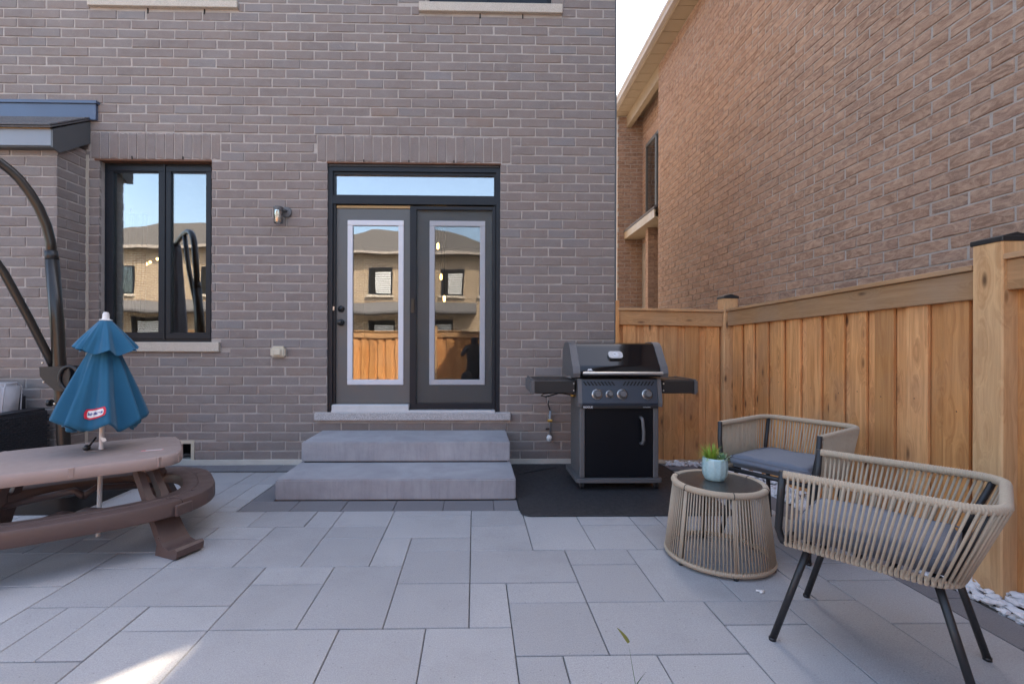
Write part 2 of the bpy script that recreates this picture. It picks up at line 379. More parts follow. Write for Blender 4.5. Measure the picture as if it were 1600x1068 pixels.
def courses(a0, a1, z0, z1, anchor, L, H, J, holes=(), JZ=None):
    rects = []; n = 0; z = z0
    while z < z1 - .02:
        off = anchor + (n % 2) * (L + J) / 2 + random.uniform(-.006, .006)
        k0 = math.floor((a0 - off) / (L + J)) - 1
        k = k0
        while off + k * (L + J) < a1:
            s = off + k * (L + J) + random.uniform(-.0025, .0025); e = s + L + random.uniform(-.002, .002)
            s, e = max(s, a0), min(e, a1)
            if e - s > .025: rects.append((s, e, z, min(z + H, z1)))
            k += 1
        z += H + (JZ or J); n += 1
    return cut(rects, holes)
def lay(rects, wall, mat, place, near, meshes, std, n_obj):
    """n_obj nearest bricks as objects under wall, the rest one stuff mesh. place(a, z, out) -> local xyz; meshes share data"""
    L, H = std
    rects = sorted(rects, key=lambda r: (place((r[0] + r[1]) / 2, (r[2] + r[3]) / 2, 0) - near).length)
    return rects[:n_obj], rects[n_obj:]

BL, BH, BJ = .257, .0796, .010
brick_var = [brick_mesh(BL, BH, s, 'brick') for s in range(9)]
nbrick_var = [brick_mesh(BL, BH, s + 20, 'nbrick') for s in range(9)]
def put_bricks(sets, n_obj, near, mat, variants, stuff_name):
    """sets: list of (wall_object, rects, frame) with frame(a, z, d) -> local vector and rz the brick's own turn"""
    allb = []
    for wall, rects, frame, rz in sets:
        for r in rects:
            wp = wall.matrix_world @ frame((r[0] + r[1]) / 2, (r[2] + r[3]) / 2, 0)
            allb.append(((wp - near).length, wall, r, frame, rz))
    allb.sort(key=lambda t: t[0])
    for d, wall, r, frame, rz in allb[:n_obj]:
        o = bpy.data.objects.new('brick', random.choice(variants)); C.objects.link(o); o.parent = wall
        o.location = frame((r[0] + r[1]) / 2, (r[2] + r[3]) / 2, random.uniform(-.0032, .002)); o.rotation_euler = (random.uniform(-.012, .012), random.uniform(-.005, .005), rz + random.uniform(-.004, .004))
        o.scale = ((r[1] - r[0]) / BL, 1, (r[3] - r[2]) / BH)
    rest = {}
    for d, wall, r, frame, rz in allb[n_obj:]:
        mb = rest.setdefault(wall.name, (wall, MB()))[1]
        me = random.choice(variants); S = Matrix.Translation(frame((r[0] + r[1]) / 2, (r[2] + r[3]) / 2, random.uniform(-.0032, .002))) @ Matrix.Rotation(rz, 4, 'Z') @ Matrix.Diagonal(((r[1] - r[0]) / BL, 1, (r[3] - r[2]) / BH, 1))
        mb.add([S @ v.co for v in me.vertices], [tuple(p.vertices) for p in me.polygons], random.random())
    for nm, (wall, mb) in rest.items():
        o = mb.build(stuff_name, mat, wall, attr=True); o['kind'] = 'stuff'

def wall_sheet(mb, xs, zs, holes, y, depth):
    """front sheet with rectangular holes and reveal faces going back"""
    xs = sorted(set(xs + [v for h in holes for v in h[:2]])); zs = sorted(set(zs + [v for h in holes for v in h[2:]]))
    for i in range(len(xs) - 1):
        for k in range(len(zs) - 1):
            mx, mz = (xs[i] + xs[i + 1]) / 2, (zs[k] + zs[k + 1]) / 2
            if any(h[0] < mx < h[1] and h[2] < mz < h[3] for h in holes): continue
            mb.box(xs[i], xs[i + 1], y, y + depth, zs[k], zs[k + 1])

# ================================================================== SETTING: ground
YW = 4.57
struct(MB().box(-60, 60, -60, 60, -.3, -.065).build('ground', 'ground'))
base = struct(MB().box(-6.5, 2.5, -1.9, 4.60, -.06, -.011).build('patio', 'sand'))

G = .1775; X0 = -.02; Y0 = 3.20; GY = .1795
listed = [(-3,0,0,2),(0,2,-1,1),(0,2,1,3),(0,3,3,5),(-5,-3,-1,1),(-5,-3,1,2),(-5,-3,2,4),(-6,-5,-1,1),(-7,-5,1,4),(-8,-6,-1,1),(-3,-2,2,4),(-2,0,2,3),(-2,0,3,5),(-2,0,5,7),(-6,-4,4,5),(-6,-4,5,7),(-4,-2,4,7),(0,1,5,7),(1,3,5,6),(1,3,6,8),(3,5,3,4),(3,5,4,6),(3,6,6,8),(2,4,0,3),(4,6,0,1),(4,6,1,3),(5,7,3,6),(6,7,0,1),(7,9,4,6),(6,8,6,7),(6,8,7,10),(8,10,6,9),(9,10,4,6),(10,12,5,7),(10,12,7,9),(-3,-1,7,9),(-1,1,7,10),(-6,-3,7,9),(1,2,8,10),(2,4,8,10),(4,6,8,10),(-9,-6,4,6),(-9,-7,1,2),(-9,-7,2,4),(-10,-8,-1,1),(-9,-8,6,8),(-8,-6,6,7),(-8,-6,7,9),(-11,-9,3,4),(-11,-9,4,6),(-13,-11,3,5),(-12,-9,1,3),(-3,0,-1,0)]
occ = {}; pav = []
def can(i0, i1, j0, j1): return all((i, j) not in occ for i in range(i0, i1) for j in range(j0, j1))
def put(q):
    for i in range(q[0], q[1]):
        for j in range(q[2], q[3]): occ[(i, j)] = 1
    pav.append(q)
def dark_zone(i, j):          # cells taken by steps and their dark edging
    x = X0 + (i + .5) * G; y = Y0 - (j + .5) * GY
    return (-1.63 < x < .31 and y > 3.29) or y > 4.33
for q in listed:
    if can(*q): put(q)
rp = random.Random(3)
for j in range(-7, 16):
    for i in range(-26, 12):
        if (i, j) in occ or dark_zone(i, j): continue
        ch = [(2, 2), (2, 3), (3, 2), (2, 1), (2, 2), (1, 2), (3, 2)]; rp.shuffle(ch)
        for (a, b) in ch + [(2, 1), (1, 2), (1, 1)]:
            q = (i, min(i + a, 12), j, j + b)
            if q[3] <= 16 and can(*q) and not any(dark_zone(ii, jj) for ii in range(q[0], q[1]) for jj in range(q[2], q[3])): put(q); break
pm_cache = {}
def paver(x0, x1, y0, y1, mat, parent):
    key = (round(x1 - x0, 3), round(y1 - y0, 3), mat)
    if key not in pm_cache:
        w_, d_ = key[0] / 2, key[1] / 2
        pm_cache[key] = MB().cbox(-w_, w_, -d_, d_, -.05, 0, .0025).mesh('paver', mat)
    o = link('paver', pm_cache[key], parent); o.location = ((x0 + x1) / 2, (y0 + y1) / 2, random.uniform(-.0012, .0012)); o.rotation_euler = (random.uniform(-.0018, .0018), random.uniform(-.0018, .0018), 0)
J = .0022
for (i0, i1, j0, j1) in pav:
    ya, yb = Y0 - j1 * GY, Y0 - j0 * GY
    if abs(yb - (Y0 + GY)) < .01 and -1.63 < X0 + (i0 + i1) / 2 * G < .33: yb = 3.292
    yb = min(yb, 4.335); xb = X0 + i1 * G
    if i1 == -9 and ya > 3.25: xb = -1.649
    if yb - ya > .03: paver(X0 + i0 * G + J, xb - J, ya + J * 1.3, yb - J * 1.3, 'paver', base)
paver(X0 - 10 * G + J, -1.652, 3.294, Y0 + GY - J, 'paver', base)
# dark edging: in front and left of the steps, along the wall, along the gravel
x = -1.645
for wd in (.36, .355, .36, .35, .36, .178): 
    x2 = min(x + wd, .318); paver(x + J, x2 - J, 3.297, 3.505, 'paver_dark', base); x = x2
y = 3.51
for d in (.36, .36): paver(-1.645 + J, -1.482, y + J, min(y + d, 4.33) - J, 'paver_dark', base); y += d
x = -4.7
while x < -1.5: paver(x + J, min(x + .36, -1.5) - J, 4.34, 4.53, 'paver_dark', base); x += .36
x = .33
while x < 2.1: paver(x + J, min(x + .36, 2.11) - J, 4.34, 4.53, 'paver_dark', base); x += .36
y = .33
while y < 4.2: paver(2.113, 2.29, y + J, min(y + .36, 4.33) - J, 'paver_dark', base); y += .36
struct(MB().box(-7, 2.5, -1.88, .325, -.0105, -.004).build('rear_pavement', 'paver'))

# ================================================================== BRICK HOUSE
house = thing('brick_house', 'grey brown brick house with white trimmed patio door and tall dark window', 'house', (0, YW, 0))
DOOR = (-1.424, .247, .497, 2.905); WIN = (-3.59, -2.527, 1.17, 2.912); BAS = (-3.12, -2.683, .03, .228)
UPR = (-.452, .745, 4.452, 5.75); UPL = (-3.6, -2.36, 4.43, 5.75)
holes = [DOOR, WIN, BAS, UPR, UPL]
XL, XR = -3.715, 1.369
mb = MB(); wall_sheet(mb, [-7.2, XR], [.0, 5.0], [(-7.2, XL, 0, 2.98), DOOR, WIN, BAS, (UPR[0], UPR[1], UPR[2], 5.0), (UPL[0], UPL[1], UPL[2], 5.0)], .0045, .10)
wall = mb.build('wall', 'mortar', house)
bpy.context.view_layer.update()
SILLD = (-1.532, .349, .424, .497); SILLW = (-3.672, -2.44, 1.078, 1.17); SUR = (-.545, .843, 4.363, 4.452); SUL = (-3.684, -2.275, 4.36, 4.43)
SOLD = (-1.523, .347, 2.912, 3.168); SOLW = (-3.668, -2.447, 2.918, 3.172)
ZB = .042
rects = courses(-4.95, XR, ZB, 4.93, DOOR[0] - BL - .001, BL, BH, BJ, holes + [(-7.3, XL, 0, 3.0), SILLD, SILLW, SUR, SUL, (SOLD[0] - .008, SOLD[1] + .008, SOLD[2] - .002, SOLD[3] + .006), (SOLW[0] - .008, SOLW[1] + .008, SOLW[2] - .002, SOLW[3] + .006)])
frame_w = lambda a, z, d: Vector((a, d, z))
# soldier courses: upright bricks (long side along z): laid as rects, the same pieces
sold = []
for S, n in ((SOLD, 21), (SOLW, 14)):
    p = (S[1] - S[0]) / n
    for k in range(n): sold.append((S[0] + k * p + .004, S[0] + (k + 1) * p - .005, S[2], S[3] - .003))
# projecting bay on the left
bay = MB().box(-7.2, XL, -.311, .10, 0, 2.99).box(XL - .25, XL - .001, -.30, .0, 0, 2.99).build('bay_wall', 'mortar', house)
bay.data.transform(Matrix.Translation((0, 0, 0)))
brects = courses(-4.9, XL - .002, ZB, 2.96, XL - BL - .002, BL, BH, BJ)
srects = courses(0, .315, ZB, 2.96, -.16, BL, BH, BJ)
fb = lambda a, z, d: Vector((a, -.3155 + d, z))
fs_ = lambda a, z, d: Vector((XL + .0045 - d, -.3155 + a, z))
CAMV = Vector((0, 0, CAM_H))
put_bricks([(wall, rects + sold, frame_w, 0), (bay, brects, fb, 0), (bay, srects, fs_, R(90))], 300, Vector((-.4, 0, 1.6)), 'brick', brick_var, 'brick_field')
MB().box(XL, XL + .03, -.006, .006, 0, 2.95).build('caulk_joint', 'caulk', house)
MB().box(XR - .004, XR + .012, -.004, .15, .0, 5.0).build('corner_trim', 'fascia', house)
MB().box(-7.2, XR, .0, .1, -.1, .043).box(-7.2, XL, -.325, .1, -.1, .043).build('foundation', 'foundation', house).location.y = -.012
# hollow body, upper walls and roofs (above the picture)
MB().box(XR - .12, XR - .002, .11, 7.6, 0, 6.6).build('side_wall', 'mortar', house)
MB().box(-7.2, XR, 7.5, 7.6, 0, 6.6).box(-7.2, -7.1, .11, 7.5, 0, 6.6).build('rear_wall', 'mortar', house)
MB().box(-7.2, XR, .0, .11, 5.001, 6.6).build('upper_wall', 'mortar', house)
MB().box(-7.6, XR + .35, -.45, 7.9, 6.6, 6.78).build('roof', 'shingle', house)
# rooms
MB().box(-7.1, XR - .13, .12, 7.49, .40, .45).build('room_floor', 'floorwood', house)
MB().box(-7.1, XR - .13, .12, 7.49, 2.96, 3.0).box(-7.1, XR - .13, 4.4, 4.5, .45, 2.96).box(-2.2, -2.1, .12, 4.4, .45, 2.96).build('room_wall', 'interior', house)
MB().box(-7.1, XR - .13, .7, .8, 3.6, 5.0).build('upper_room_wall', 'interior', house)
# small shed roof over the bay
shed = MB(); shed.prism([(-.43, 3.02), (-.43, 3.035), (0, 3.30), (0, 3.285)], -7.2, -3.665, 'yz'); sh = shed.build('bay_roof', 'shingle', house)
for k in range(6):
    y = -.43 + k * .07; MB().prism([(y - .012, 3.036 + (y + .43) * .616), (y + .08, 3.041 + (y + .43 + .08) * .616), (y + .08, 3.048 + (y + .43 + .08) * .616), (y - .012, 3.05 + (y + .43) * .616)], -7.2, -3.66 + random.uniform(-.006, .006), 'yz').build('shingle_course', 'shingle', sh)
MB().box(-7.2, -3.69, -.40, -.385, 2.875, 3.018).build('fascia', MT['gutter'] if False else simple('fascia_light_grey', (.23, .25, .29), .45, var=.04, scale=3), sh)
MB().prism([(-.40, 2.86), (-.40, 3.02), (.0, 3.27), (.0, 3.06), (-.33, 2.84)], -3.688, -3.672, 'yz').build('side_fascia', 'fascia', sh)
MB().box(-7.2, -3.69, -.384, -.31, 2.865, 2.88).build('soffit', 'fascia', sh)
MB().box(-7.2, -3.70, -.398, -.386, 3.018, 3.03).build('drip_strip', 'tan', sh)
fl = MB().box(-7.2, -3.60, -.03, -.001, 3.275, 3.425).box(-7.2, -3.585, -.045, -.001, 3.425, 3.452).build('flashing', 'flash', sh)
# weep holes
for (x, z) in ((-1.075, 2.905), (-.64, 2.905), (-.205, 2.905), (-3.28, 2.915), (-2.8, 2.915), (-3.135, 4.31), (-2.6, 4.31), (.045, 4.32), (.46, 4.32)):
    MB().box(x - .005, x + .005, -.0035, .02, z, z + (.03 if z < 4 else .055)).build('weep_hole', 'dark', house)

def window(name, hole, sill, mullions, depth, fr=.055, sash=.045, sillmat='limestone', head_rust=True, bottom=None, top_clip=None):
    x0, x1, z0, z1 = hole
    wroot = bpy.data.objects.new(name, None); C.objects.link(wroot); wroot.parent = house
    y0 = depth; m = MB()
    m.box(x0, x1, y0, y0 + .06, z1 - fr, z1).box(x0, x1, y0, y0 + .06, z0, z0 + fr * .8).box(x0, x0 + fr, y0, y0 + .06, z0 + fr * .8, z1 - fr).box(x1 - fr, x1, y0, y0 + .06, z0 + fr * .8, z1 - fr)
    m.build('frame', 'frame', wroot)
    edges = [x0 + fr * .72] + mullions + [x1 - fr * .72]
    for i in range(len(edges) - 1):
        a, b = edges[i] + (.0 if i == 0 else .008), edges[i + 1] - (.0 if i == len(edges) - 2 else .008); c, d = z0 + fr * .6, z1 - fr * .75; s = sash; yy = y0 - .012
        q = MB().cbox(a, b, yy, yy + .05, d - s, d, .003).cbox(a, b, yy, yy + .05, c, c + s, .003).cbox(a, a + s, yy, yy + .05, c + s, d - s, .003).cbox(b - s, b, yy, yy + .05, c + s, d - s, .003)
        q.box(a + s - .012, b - s + .012, yy + .012, yy + .03, d - s - .012, d - s + .001).box(a + s - .012, b - s + .012, yy + .012, yy + .03, c + s - .001, c + s + .012)
        q.build('sash', 'frame', wroot)
        MB().box(a + s - .004, b - s + .004, yy + .022, yy + .028, c + s - .004, d - s + .004).build('pane', 'glass', wroot)
    for mx in mullions: MB().box(mx - .007, mx + .007, y0 - .02, y0 + .05, z0 + fr * .5, z1 - fr * .5).build('mullion', 'frame', wroot)
    if sill: MB().cbox(sill[0], sill[1], -.035, .09, sill[2], sill[3] - .001, .004).build('sill', sillmat, wroot)
    if head_rust: MB().box(x0 - .04, x1 + .0, -.0055, .085, z1 - .012, z1 + .0045).build('lintel', 'rust', wroot)
    return wroot
window('window', WIN, SILLW, [-3.01], .07, .05, .052)
window('window', (UPR[0], UPR[1], UPR[2], 5.0), SUR, [.135], .05, .05, .06, head_rust=False)
window('window', (UPL[0], UPL[1], UPL[2], 5.0), SUL, [-2.98], .05, .05, .06, head_rust=False)
for (a, b) in ((-.36, -.13), (.3, .6)): MB().box(a, b, .16, .17, 4.3, 5.0).build('curtain', 'curtain_w', house)
bw = bpy.data.objects.new('basement_window', None); C.objects.link(bw); bw.parent = house
m = MB(); x0, x1, z0, z1 = BAS
m.box(x0, x1, -.008, .05, z1 - .03, z1).box(x0, x0 + .03, -.008, .05, z0, z1 - .03).box(x1 - .03, x1, -.008, .05, z0, z1 - .03).build('frame', 'cream', bw)
MB().box(x0 + .03, x1 - .03, .03, .036, z0, z1 - .03).build('pane', 'glass', bw)

# ---- patio door
door = bpy.data.objects.new('patio_door', None); C.objects.link(door); door.parent = house
x0, x1, z0, z1 = DOOR; yd = .05
m = MB().box(x0, x0 + .045, yd - .03, yd + .09, z0, z1 - .03).box(x1 - .04, x1, yd - .03, yd + .09, z0, z1 - .03).box(x0 + .045, x1 - .04, yd - .03, yd + .09, z1 - .075, z1 - .03)
m.box(x0 + .045, x1 - .04, yd - .028, yd + .09, 2.515, 2.592).box(x0 + .046, x0 + .07, yd - .012, yd + .08, z0 + .02, 2.515).box(x1 - .062, x1 - .041, yd - .012, yd + .08, z0 + .02, 2.515)
m.build('frame', 'frame', door)
MB().box(x0 + .01, x1 - .01, yd - .04, yd + .01, z1 - .03, z1 - .012).build('head_trim', simple('brown_head', (.03, .024, .022), .6), door)
MB().box(x0 - .006, x1 + .004, -.0055, .10, z1 - .008, z1 + .0055).build('lintel', 'rust', door)
m = MB(); a, b, c, d = x0 + .045, x1 - .04, 2.592, z1 - .075
m.box(a, b, yd - .012, yd + .03, d - .028, d - .001).box(a, b, yd - .012, yd + .03, c + .001, c + .014).box(a, a + .02, yd - .012, yd + .03, c + .014, d - .028).box(b - .02, b, yd - .012, yd + .03, c + .014, d - .028).build('transom_sash', 'frame', door)
MB().box(a + .018, b - .018, yd + .012, yd + .018, c + .012, d - .026).build('transom_pane', 'tglass', door)
MB().box(x0 + .072, -.632, yd + .0, yd + .06, 2.482, 2.506).box(-.632, x1 - .064, yd + .0, yd + .06, 2.492, 2.504).build('raw_wood_strip', 'tan', door)
def leaf(a, b, c, d, y, ga, gb, gc, gd, nm):
    p = MB(); t = .045
    for (xa, xb, za, zb) in ((a, ga, c, d), (gb, b, c, d), (ga, gb, c, gc), (ga, gb, gd, d)): p.box(xa, xb, y, y + t, za, zb)
    o = p.build(nm, 'door', door)
    w_ = .046; q = MB()
    q.cbox(ga - .006, gb + .006, y - .012, y + .002, gd - w_, gd + .006, .004).cbox(ga - .006, gb + .006, y - .012, y + .002, gc - .006, gc + w_, .004).cbox(ga - .006, ga + w_, y - .012, y + .002, gc + w_, gd - w_, .004).cbox(gb - w_, gb + .006, y - .012, y + .002, gc + w_, gd - w_, .004)
    q.build('glass_trim', 'trim', door)
    MB().box(ga + .02, gb - .02, y + .006, y + .012, gc + .02, gd - .02).build('pane', 'glass', door)
leaf(-1.353, -.63, .574, 2.478, yd + .012, -1.238, -.702, .762, 2.358, 'door_leaf')
leaf(-.628, x1 - .062, .55, 2.488, yd + .012, -.438, .096, .762, 2.358, 'door_leaf')
# sliding insect screen in front of the right leaf
m = MB(); ys = yd - .022; a, b, c, d = -.632, x1 - .046, .528, 2.497
m.cbox(a, a + .062, ys, ys + .018, c, d, .002).cbox(b - .03, b, ys, ys + .018, c, d, .002).box(a + .062, b - .03, ys, ys + .018, d - .03, d).box(a + .062, b - .03, ys, ys + .018, c, c + .05).build('screen_frame', 'frame', door)
sm, nt, bb = new_mat('insect_screen'); nt.nodes.remove(bb)
tr = nt.nodes.new('ShaderNodeBsdfTransparent'); df = nt.nodes.new('ShaderNodeBsdfDiffuse'); df.inputs[0].default_value = (.02, .02, .022, 1); ms = nt.nodes.new('ShaderNodeMixShader')
ms.inputs[0].default_value = .12; nt.links.new(tr.outputs[0], ms.inputs[1]); nt.links.new(df.outputs[0], ms.inputs[2]); nt.links.new(ms.outputs[0], nt.nodes['Material Output'].inputs[0])
MB().box(a + .05, b - .02, ys + .008, ys + .0095, c + .04, d - .02).build('insect_screen', sm, door)
MB().cbox(a + .012, a + .045, ys - .012, ys, 1.46, 1.60, .003).build('screen_latch', 'bronze', door)
for z in (1.497, 1.365):
    k = MB().lathe([(.032, 0), (.033, .006), (.02, .01), (.012, .014), (.012, .03), (.026, .04), (.028, .052), (.02, .062), (0.002, .064)] if z < 1.4 else [(.031, 0), (.033, .008), (.026, .016), (.012, .019), (.01, .024), (.002, .026)], 20)
    o = k.build('door_knob' if z < 1.4 else 'deadbolt', 'black', door, True); o.data.transform(Matrix.Translation((-1.305, yd + .012, z)) @ Matrix.Rotation(R(90), 4, 'X'))
MB().cbox(-1.388, -1.362, yd - .02, yd - .008, 1.48, 1.52, .003).build('strike_plate', 'steel', door)
MB().cbox(x0 + .05, -.634, -.02, .06, z0 + .0, .574 - .004, .006).box(x0 + .05, x1 - .05, -.03, .10, z0 + .001, z0 + .02).build('threshold', simple('threshold_white', (.55, .55, .56), .5), door)
MB().cbox(SILLD[0], SILLD[1], -.05, .09, SILLD[2], SILLD[3], .005).build('sill', 'granite', door)
bpy.context.view_layer.update()

# interior lamps and curtain
for (x, y, z, wh) in ((-.47, 6.0, 2.40, 'highest'), (-.45, 6.3, 2.05, 'middle'), (-.40, 6.2, 1.75, 'lowest')):
    t = thing('pendant_lamp', wh + ' of three lit pendant bulbs hanging behind the right patio door', 'lamp', (x, y, z), 0, 'pendant bulbs inside')
    MB().lathe([(.004, -.045), (.012, -.04), (.018, -.01), (.013, .025), (.008, .035)], 12).build('bulb', 'bulb', t, True)
    MB().cyl((0, 0, .04), (0, 0, 2.95 - z), .006, 6).build('cord', 'black', t)
t = thing('chandelier', 'brass chandelier with many small lit bulbs behind the left window', 'lamp', (-4.6, 6.4, 2.25))
m = MB(); m.cyl((0, 0, 0), (0, 0, .7), .008, 6)
for k in range(12):
    a = k * .5236 * 1.0; p = (math.cos(a) * (.2 + .1 * (k % 2)), math.sin(a) * .25, .03 * ((k * 7) % 4) - .04); m.tube([(0, 0, 0), p], .005, 5)
    MB().lathe([(.003, -.02), (.016, -.008), (.016, .008), (.003, .02)], 8, p).build('bulb', 'bulb', t, True)
m.build('arm', 'brass', t)
cur = MB(); pts = [(-4.02 + .02 * k, 5.35 + .025 * math.sin(k * 1.9)) for k in range(18)]
for k in range(17): cur.add([(pts[k][0] - .05, pts[k][1], .5), (pts[k + 1][0] - .05, pts[k + 1][1], .5), (pts[k + 1][0] * 1.0 + .08 * (k < 9), pts[k + 1][1], 2.6), (pts[k][0], pts[k][1], 2.6)], [(0, 1, 2, 3)])
tag(cur.build('curtain', 'curtain'), 'dark brown drape hanging inside the left window', 'curtain')
tag(MB().box(-3.57, -3.50, YW + .17, YW + .2, 1.1, 2.9).build('window_blind', 'curtain_w'), 'narrow white blind edge inside the left window', 'blind')

# ================================================================== things on the wall
t = thing('wall_lantern', 'small dark wall lantern with clear glass cylinder beside the patio door', 'lamp', (-1.845, YW, 2.405))
MB().lathe([(.05, 0), (.052, .01), (.044, .02), (.002, .022)], 24).build('backplate', 'grillgrey', t, 40).data.transform(Matrix.Translation((.035, 0, .012)) @ Matrix.Rotation(R(90), 4, 'X'))
MB().tube([(.035, -.015, .02), (.0, -.07, .03)], .016, 10).build('arm', 'grillgrey', t, True)
MB().lathe([(.043, 0), (.045, .028), (.038, .036), (.002, .038)], 20, (-.012, -.085, .008)).build('cap', 'grillgrey', t, 40)
MB().lathe([(.041, .01), (.041, -.105), (.036, -.112), (.036, -.105), (.039, -.1), (.039, .01)], 20, (-.012, -.085, 0), cap=False).build('glass_cylinder', 'lglass', t, True)
MB().lathe([(.013, .008), (.015, -.02), (.028, -.034), (.029, -.07), (.018, -.085), (.002, -.087)], 14, (-.012, -.085, 0)).build('bulb', 'white', t, True)
t = thing('outlet_box', 'cream weatherproof outlet cover on the brick below the lantern', 'outlet', (-1.88, YW, 1.075))
MB().cbox(-.07, .07, -.045, 0, -.045, .045, .012).build('cover', 'cream', t); MB().cbox(-.035, .035, -.062, -.044, -.028, .03, .006).build('lid', 'cream', t); MB().cbox(-.05, .05, -.03, 0, .044, .058, .004).build('hood', 'cream', t)
t = thing('gas_pipe', 'short galvanised gas pipe with brass valve on the wall beside the grill', 'pipe', (.73, YW, .38))
MB().cyl((.0, -.05, -.10), (.0, -.05, .14), .012, 10).build('pipe', 'pipe', t, True)
MB().tube([(0, -.05, .14), (-.02, -.05, .2), (-.015, -.05, .235)], .006, 8).build('hose_stub', 'black', t, True)
MB().cbox(-.028, .022, -.068, -.038, .03, .055, .006).build('valve', 'brass', t); MB().cbox(-.045, -.01, -.07, -.055, -.045, -.025, .004).build('handle', 'black', t)
MB().lathe([(.004, -.032), (.024, -.02), (.028, .01), (.02, .03), (.012, .035)], 14, (-.008, -.05, -.13)).build('cap', 'white', t, True)
MB().cyl((0, 0, .08), (0, -.05, .08), .009, 8).build('bracket', 'pipe', t, True)

# ================================================================== steps
t = thing('concrete_steps', 'two wide grey precast concrete steps below the patio door', 'steps', (-.58, 4.0, 0))
def rough_step(x0, x1, y0, y1, z0, z1):
    bm = bmesh.new(); bmesh.ops.create_grid(bm, x_segments=1, y_segments=1, size=1); bm.free()
    mb = MB().cbox(x0, x1, y0, y1, z0, z1, .009); return mb
rough_step(-.895, .892, -.485, .28, 0, .155).build('step', 'concrete', t)
rough_step(-.88, .884, .0, .548, .165, .328).build('step', 'concrete', t)
MB().box(-.86, .86, .02, .27, .152, .168).build('dark_gap_fill', 'dark', t)  # near-black block fills the gap between the steps, darkening it by colour

# ================================================================== fences
def fence_run(name, label, p0, p1, ztop0, ztop1, pattern_seed, rail_side=-1, matr='wood_x', start_gap=0.0):
    """boards alternate front / back; local x runs along the fence, -y is the face towards the patio"""
    p0, p1 = Vector(p0), Vector(p1); d = p1 - p0; Lh = d.length; rz = math.atan2(d.y, d.x)
    t = thing(name, label, 'fence', (p0.x, p0.y, 0), rz)
    rd = random.Random(pattern_seed); x = start_gap; front = False
    zt = lambda x: ztop0 + (ztop1 - ztop0) * x / Lh
    while x < Lh - .02:
        wd = rd.uniform(.128, .14) if front else rd.uniform(.055, .085)
        x2 = min(x + wd, Lh)
        if front:
            bd = MB().cbox(x, x2, -.018 + rd.uniform(-.002, .001), .0, .025, zt(x) - .08, .0025).build('board', 'wood_z', t)
            if p0.y > -1:
                for zz in (.32, .85): MB().lathe([(.0035, 0), (.003, .0015), (.0005, .0018)], 6).build('nail', 'satin', bd).data.transform(Matrix.Translation(((x + x2) / 2 + rd.uniform(-.03, .03), -.0185, zz + rd.uniform(-.02, .02))) @ Matrix.Rotation(R(90), 4, 'X'))
        else: MB().cbox(max(0, x - .03), min(Lh, x2 + .03), .006, .022, .025, zt(x) - .08, .002).build('board', 'wood_z', t)
        x = x2; front = not front
    k = (ztop1 - ztop0) / Lh
    S = Matrix.Identity(4); S[2][0] = k; S[2][3] = ztop0
    MB().cbox(0, Lh, -.044, -.0195, -.165, -.028, .003, S).build('rail', matr, t)
    MB().cbox(0, Lh, .024, .05, -.165, -.028, .003, S).build('rail', matr, t)
    MB().cbox(0, Lh, -.062, .06, -.026, 0, .003, S).build('cap_rail', matr, t)
    MB().cbox(0, Lh, .024, .06, -1.3, -1.21, .003, S).build('rail', matr, t)
    return t
def post(label, x, y, h, s=.135, capped=True):
    t = thing('fence_post', label, 'post', (x, y, 0), R(-1.7), 'cedar fence posts with black caps')
    MB().cbox(-s / 2, s / 2, -s / 2, s / 2, 0, h, .006).build('shaft', 'post', t)
    MB().cbox(-s / 2 - .006, s / 2 + .006, -s / 2 - .006, s / 2 + .006, h - .012, h + .012, .003).prism([(-s / 2, h + .012), (s / 2, h + .012), (0, h + .03)], -s / 2, s / 2, 'xz').build('cap', 'satin', t)
    return t
fence_run('board_fence', 'short cedar fence run behind the grill between brick corner and post', (1.39, 4.60), (2.43, 4.60), 1.515, 1.50, 4)
MB().cbox(1.374, 1.405, YW - .03, YW + .03, 0, 1.585, .002).build('edge_board', 'wood_z', tag(bpy.data.objects.new('fence_edge', None), 'slim upright cedar board at the corner of the brick house', 'board'))
C.objects.link(bpy.data.objects['fence_edge'])
post('cedar corner post with black cap behind the rear chair', 2.50, 4.60, 1.62)
fence_run('board_fence', 'long cedar side fence behind the two rope chairs', (2.505, 4.528), (2.4615, 2.226), 1.505, 1.555, 9, matr='wood_y')
post('thick cedar post with black cap at the right edge', 2.468, 2.155, 1.655)
fence_run('board_fence', 'nearest cedar fence panel right of the thick post', (2.463, 2.09), (2.36, -1.86), 1.585, 1.62, 15, matr='wood_y')
fence_run('board_fence', 'rear cedar fence behind the viewer, seen in the door glass', (2.36, -1.9), (-7.2, -1.9), 1.44, 1.44, 21)
for x, wh in ((-.95, 'right'), (-3.4, 'left')): post('cedar post of the rear fence, ' + wh + ' one of two seen in the glass', x, -1.86, 1.55)

# gravel along the fence
gv = MB(); rg = random.Random(5)
ico = bmesh.new(); bmesh.ops.create_icosphere(ico, subdivisions=1, radius=1); ico.verts.index_update()
iv = [v.co.copy() for v in ico.verts]; iff = [[v.index for v in f.verts] for f in ico.faces]; ico.free()
def stone(x, y, z, s):
    M = Matrix.Translation((x, y, z)) @ Matrix.Rotation(rg.uniform(0, 6.3), 4, 'Z') @ Matrix.Rotation(rg.uniform(-.6, .6), 4, 'X') @ Matrix.Diagonal((s * rg.uniform(.8, 1.5), s * rg.uniform(.6, 1.0), s * rg.uniform(.35, .65), 1))
    gv.add([M @ (c * rg.uniform(.72, 1.2)) for c in iv], iff)
for k in range(1500):
    y = rg.uniform(.6, 4.5); x = rg.uniform(2.308, 2.49); stone(x, y, rg.uniform(-.03, .012) + (x - 2.30) * .26, rg.uniform(.014, .032))
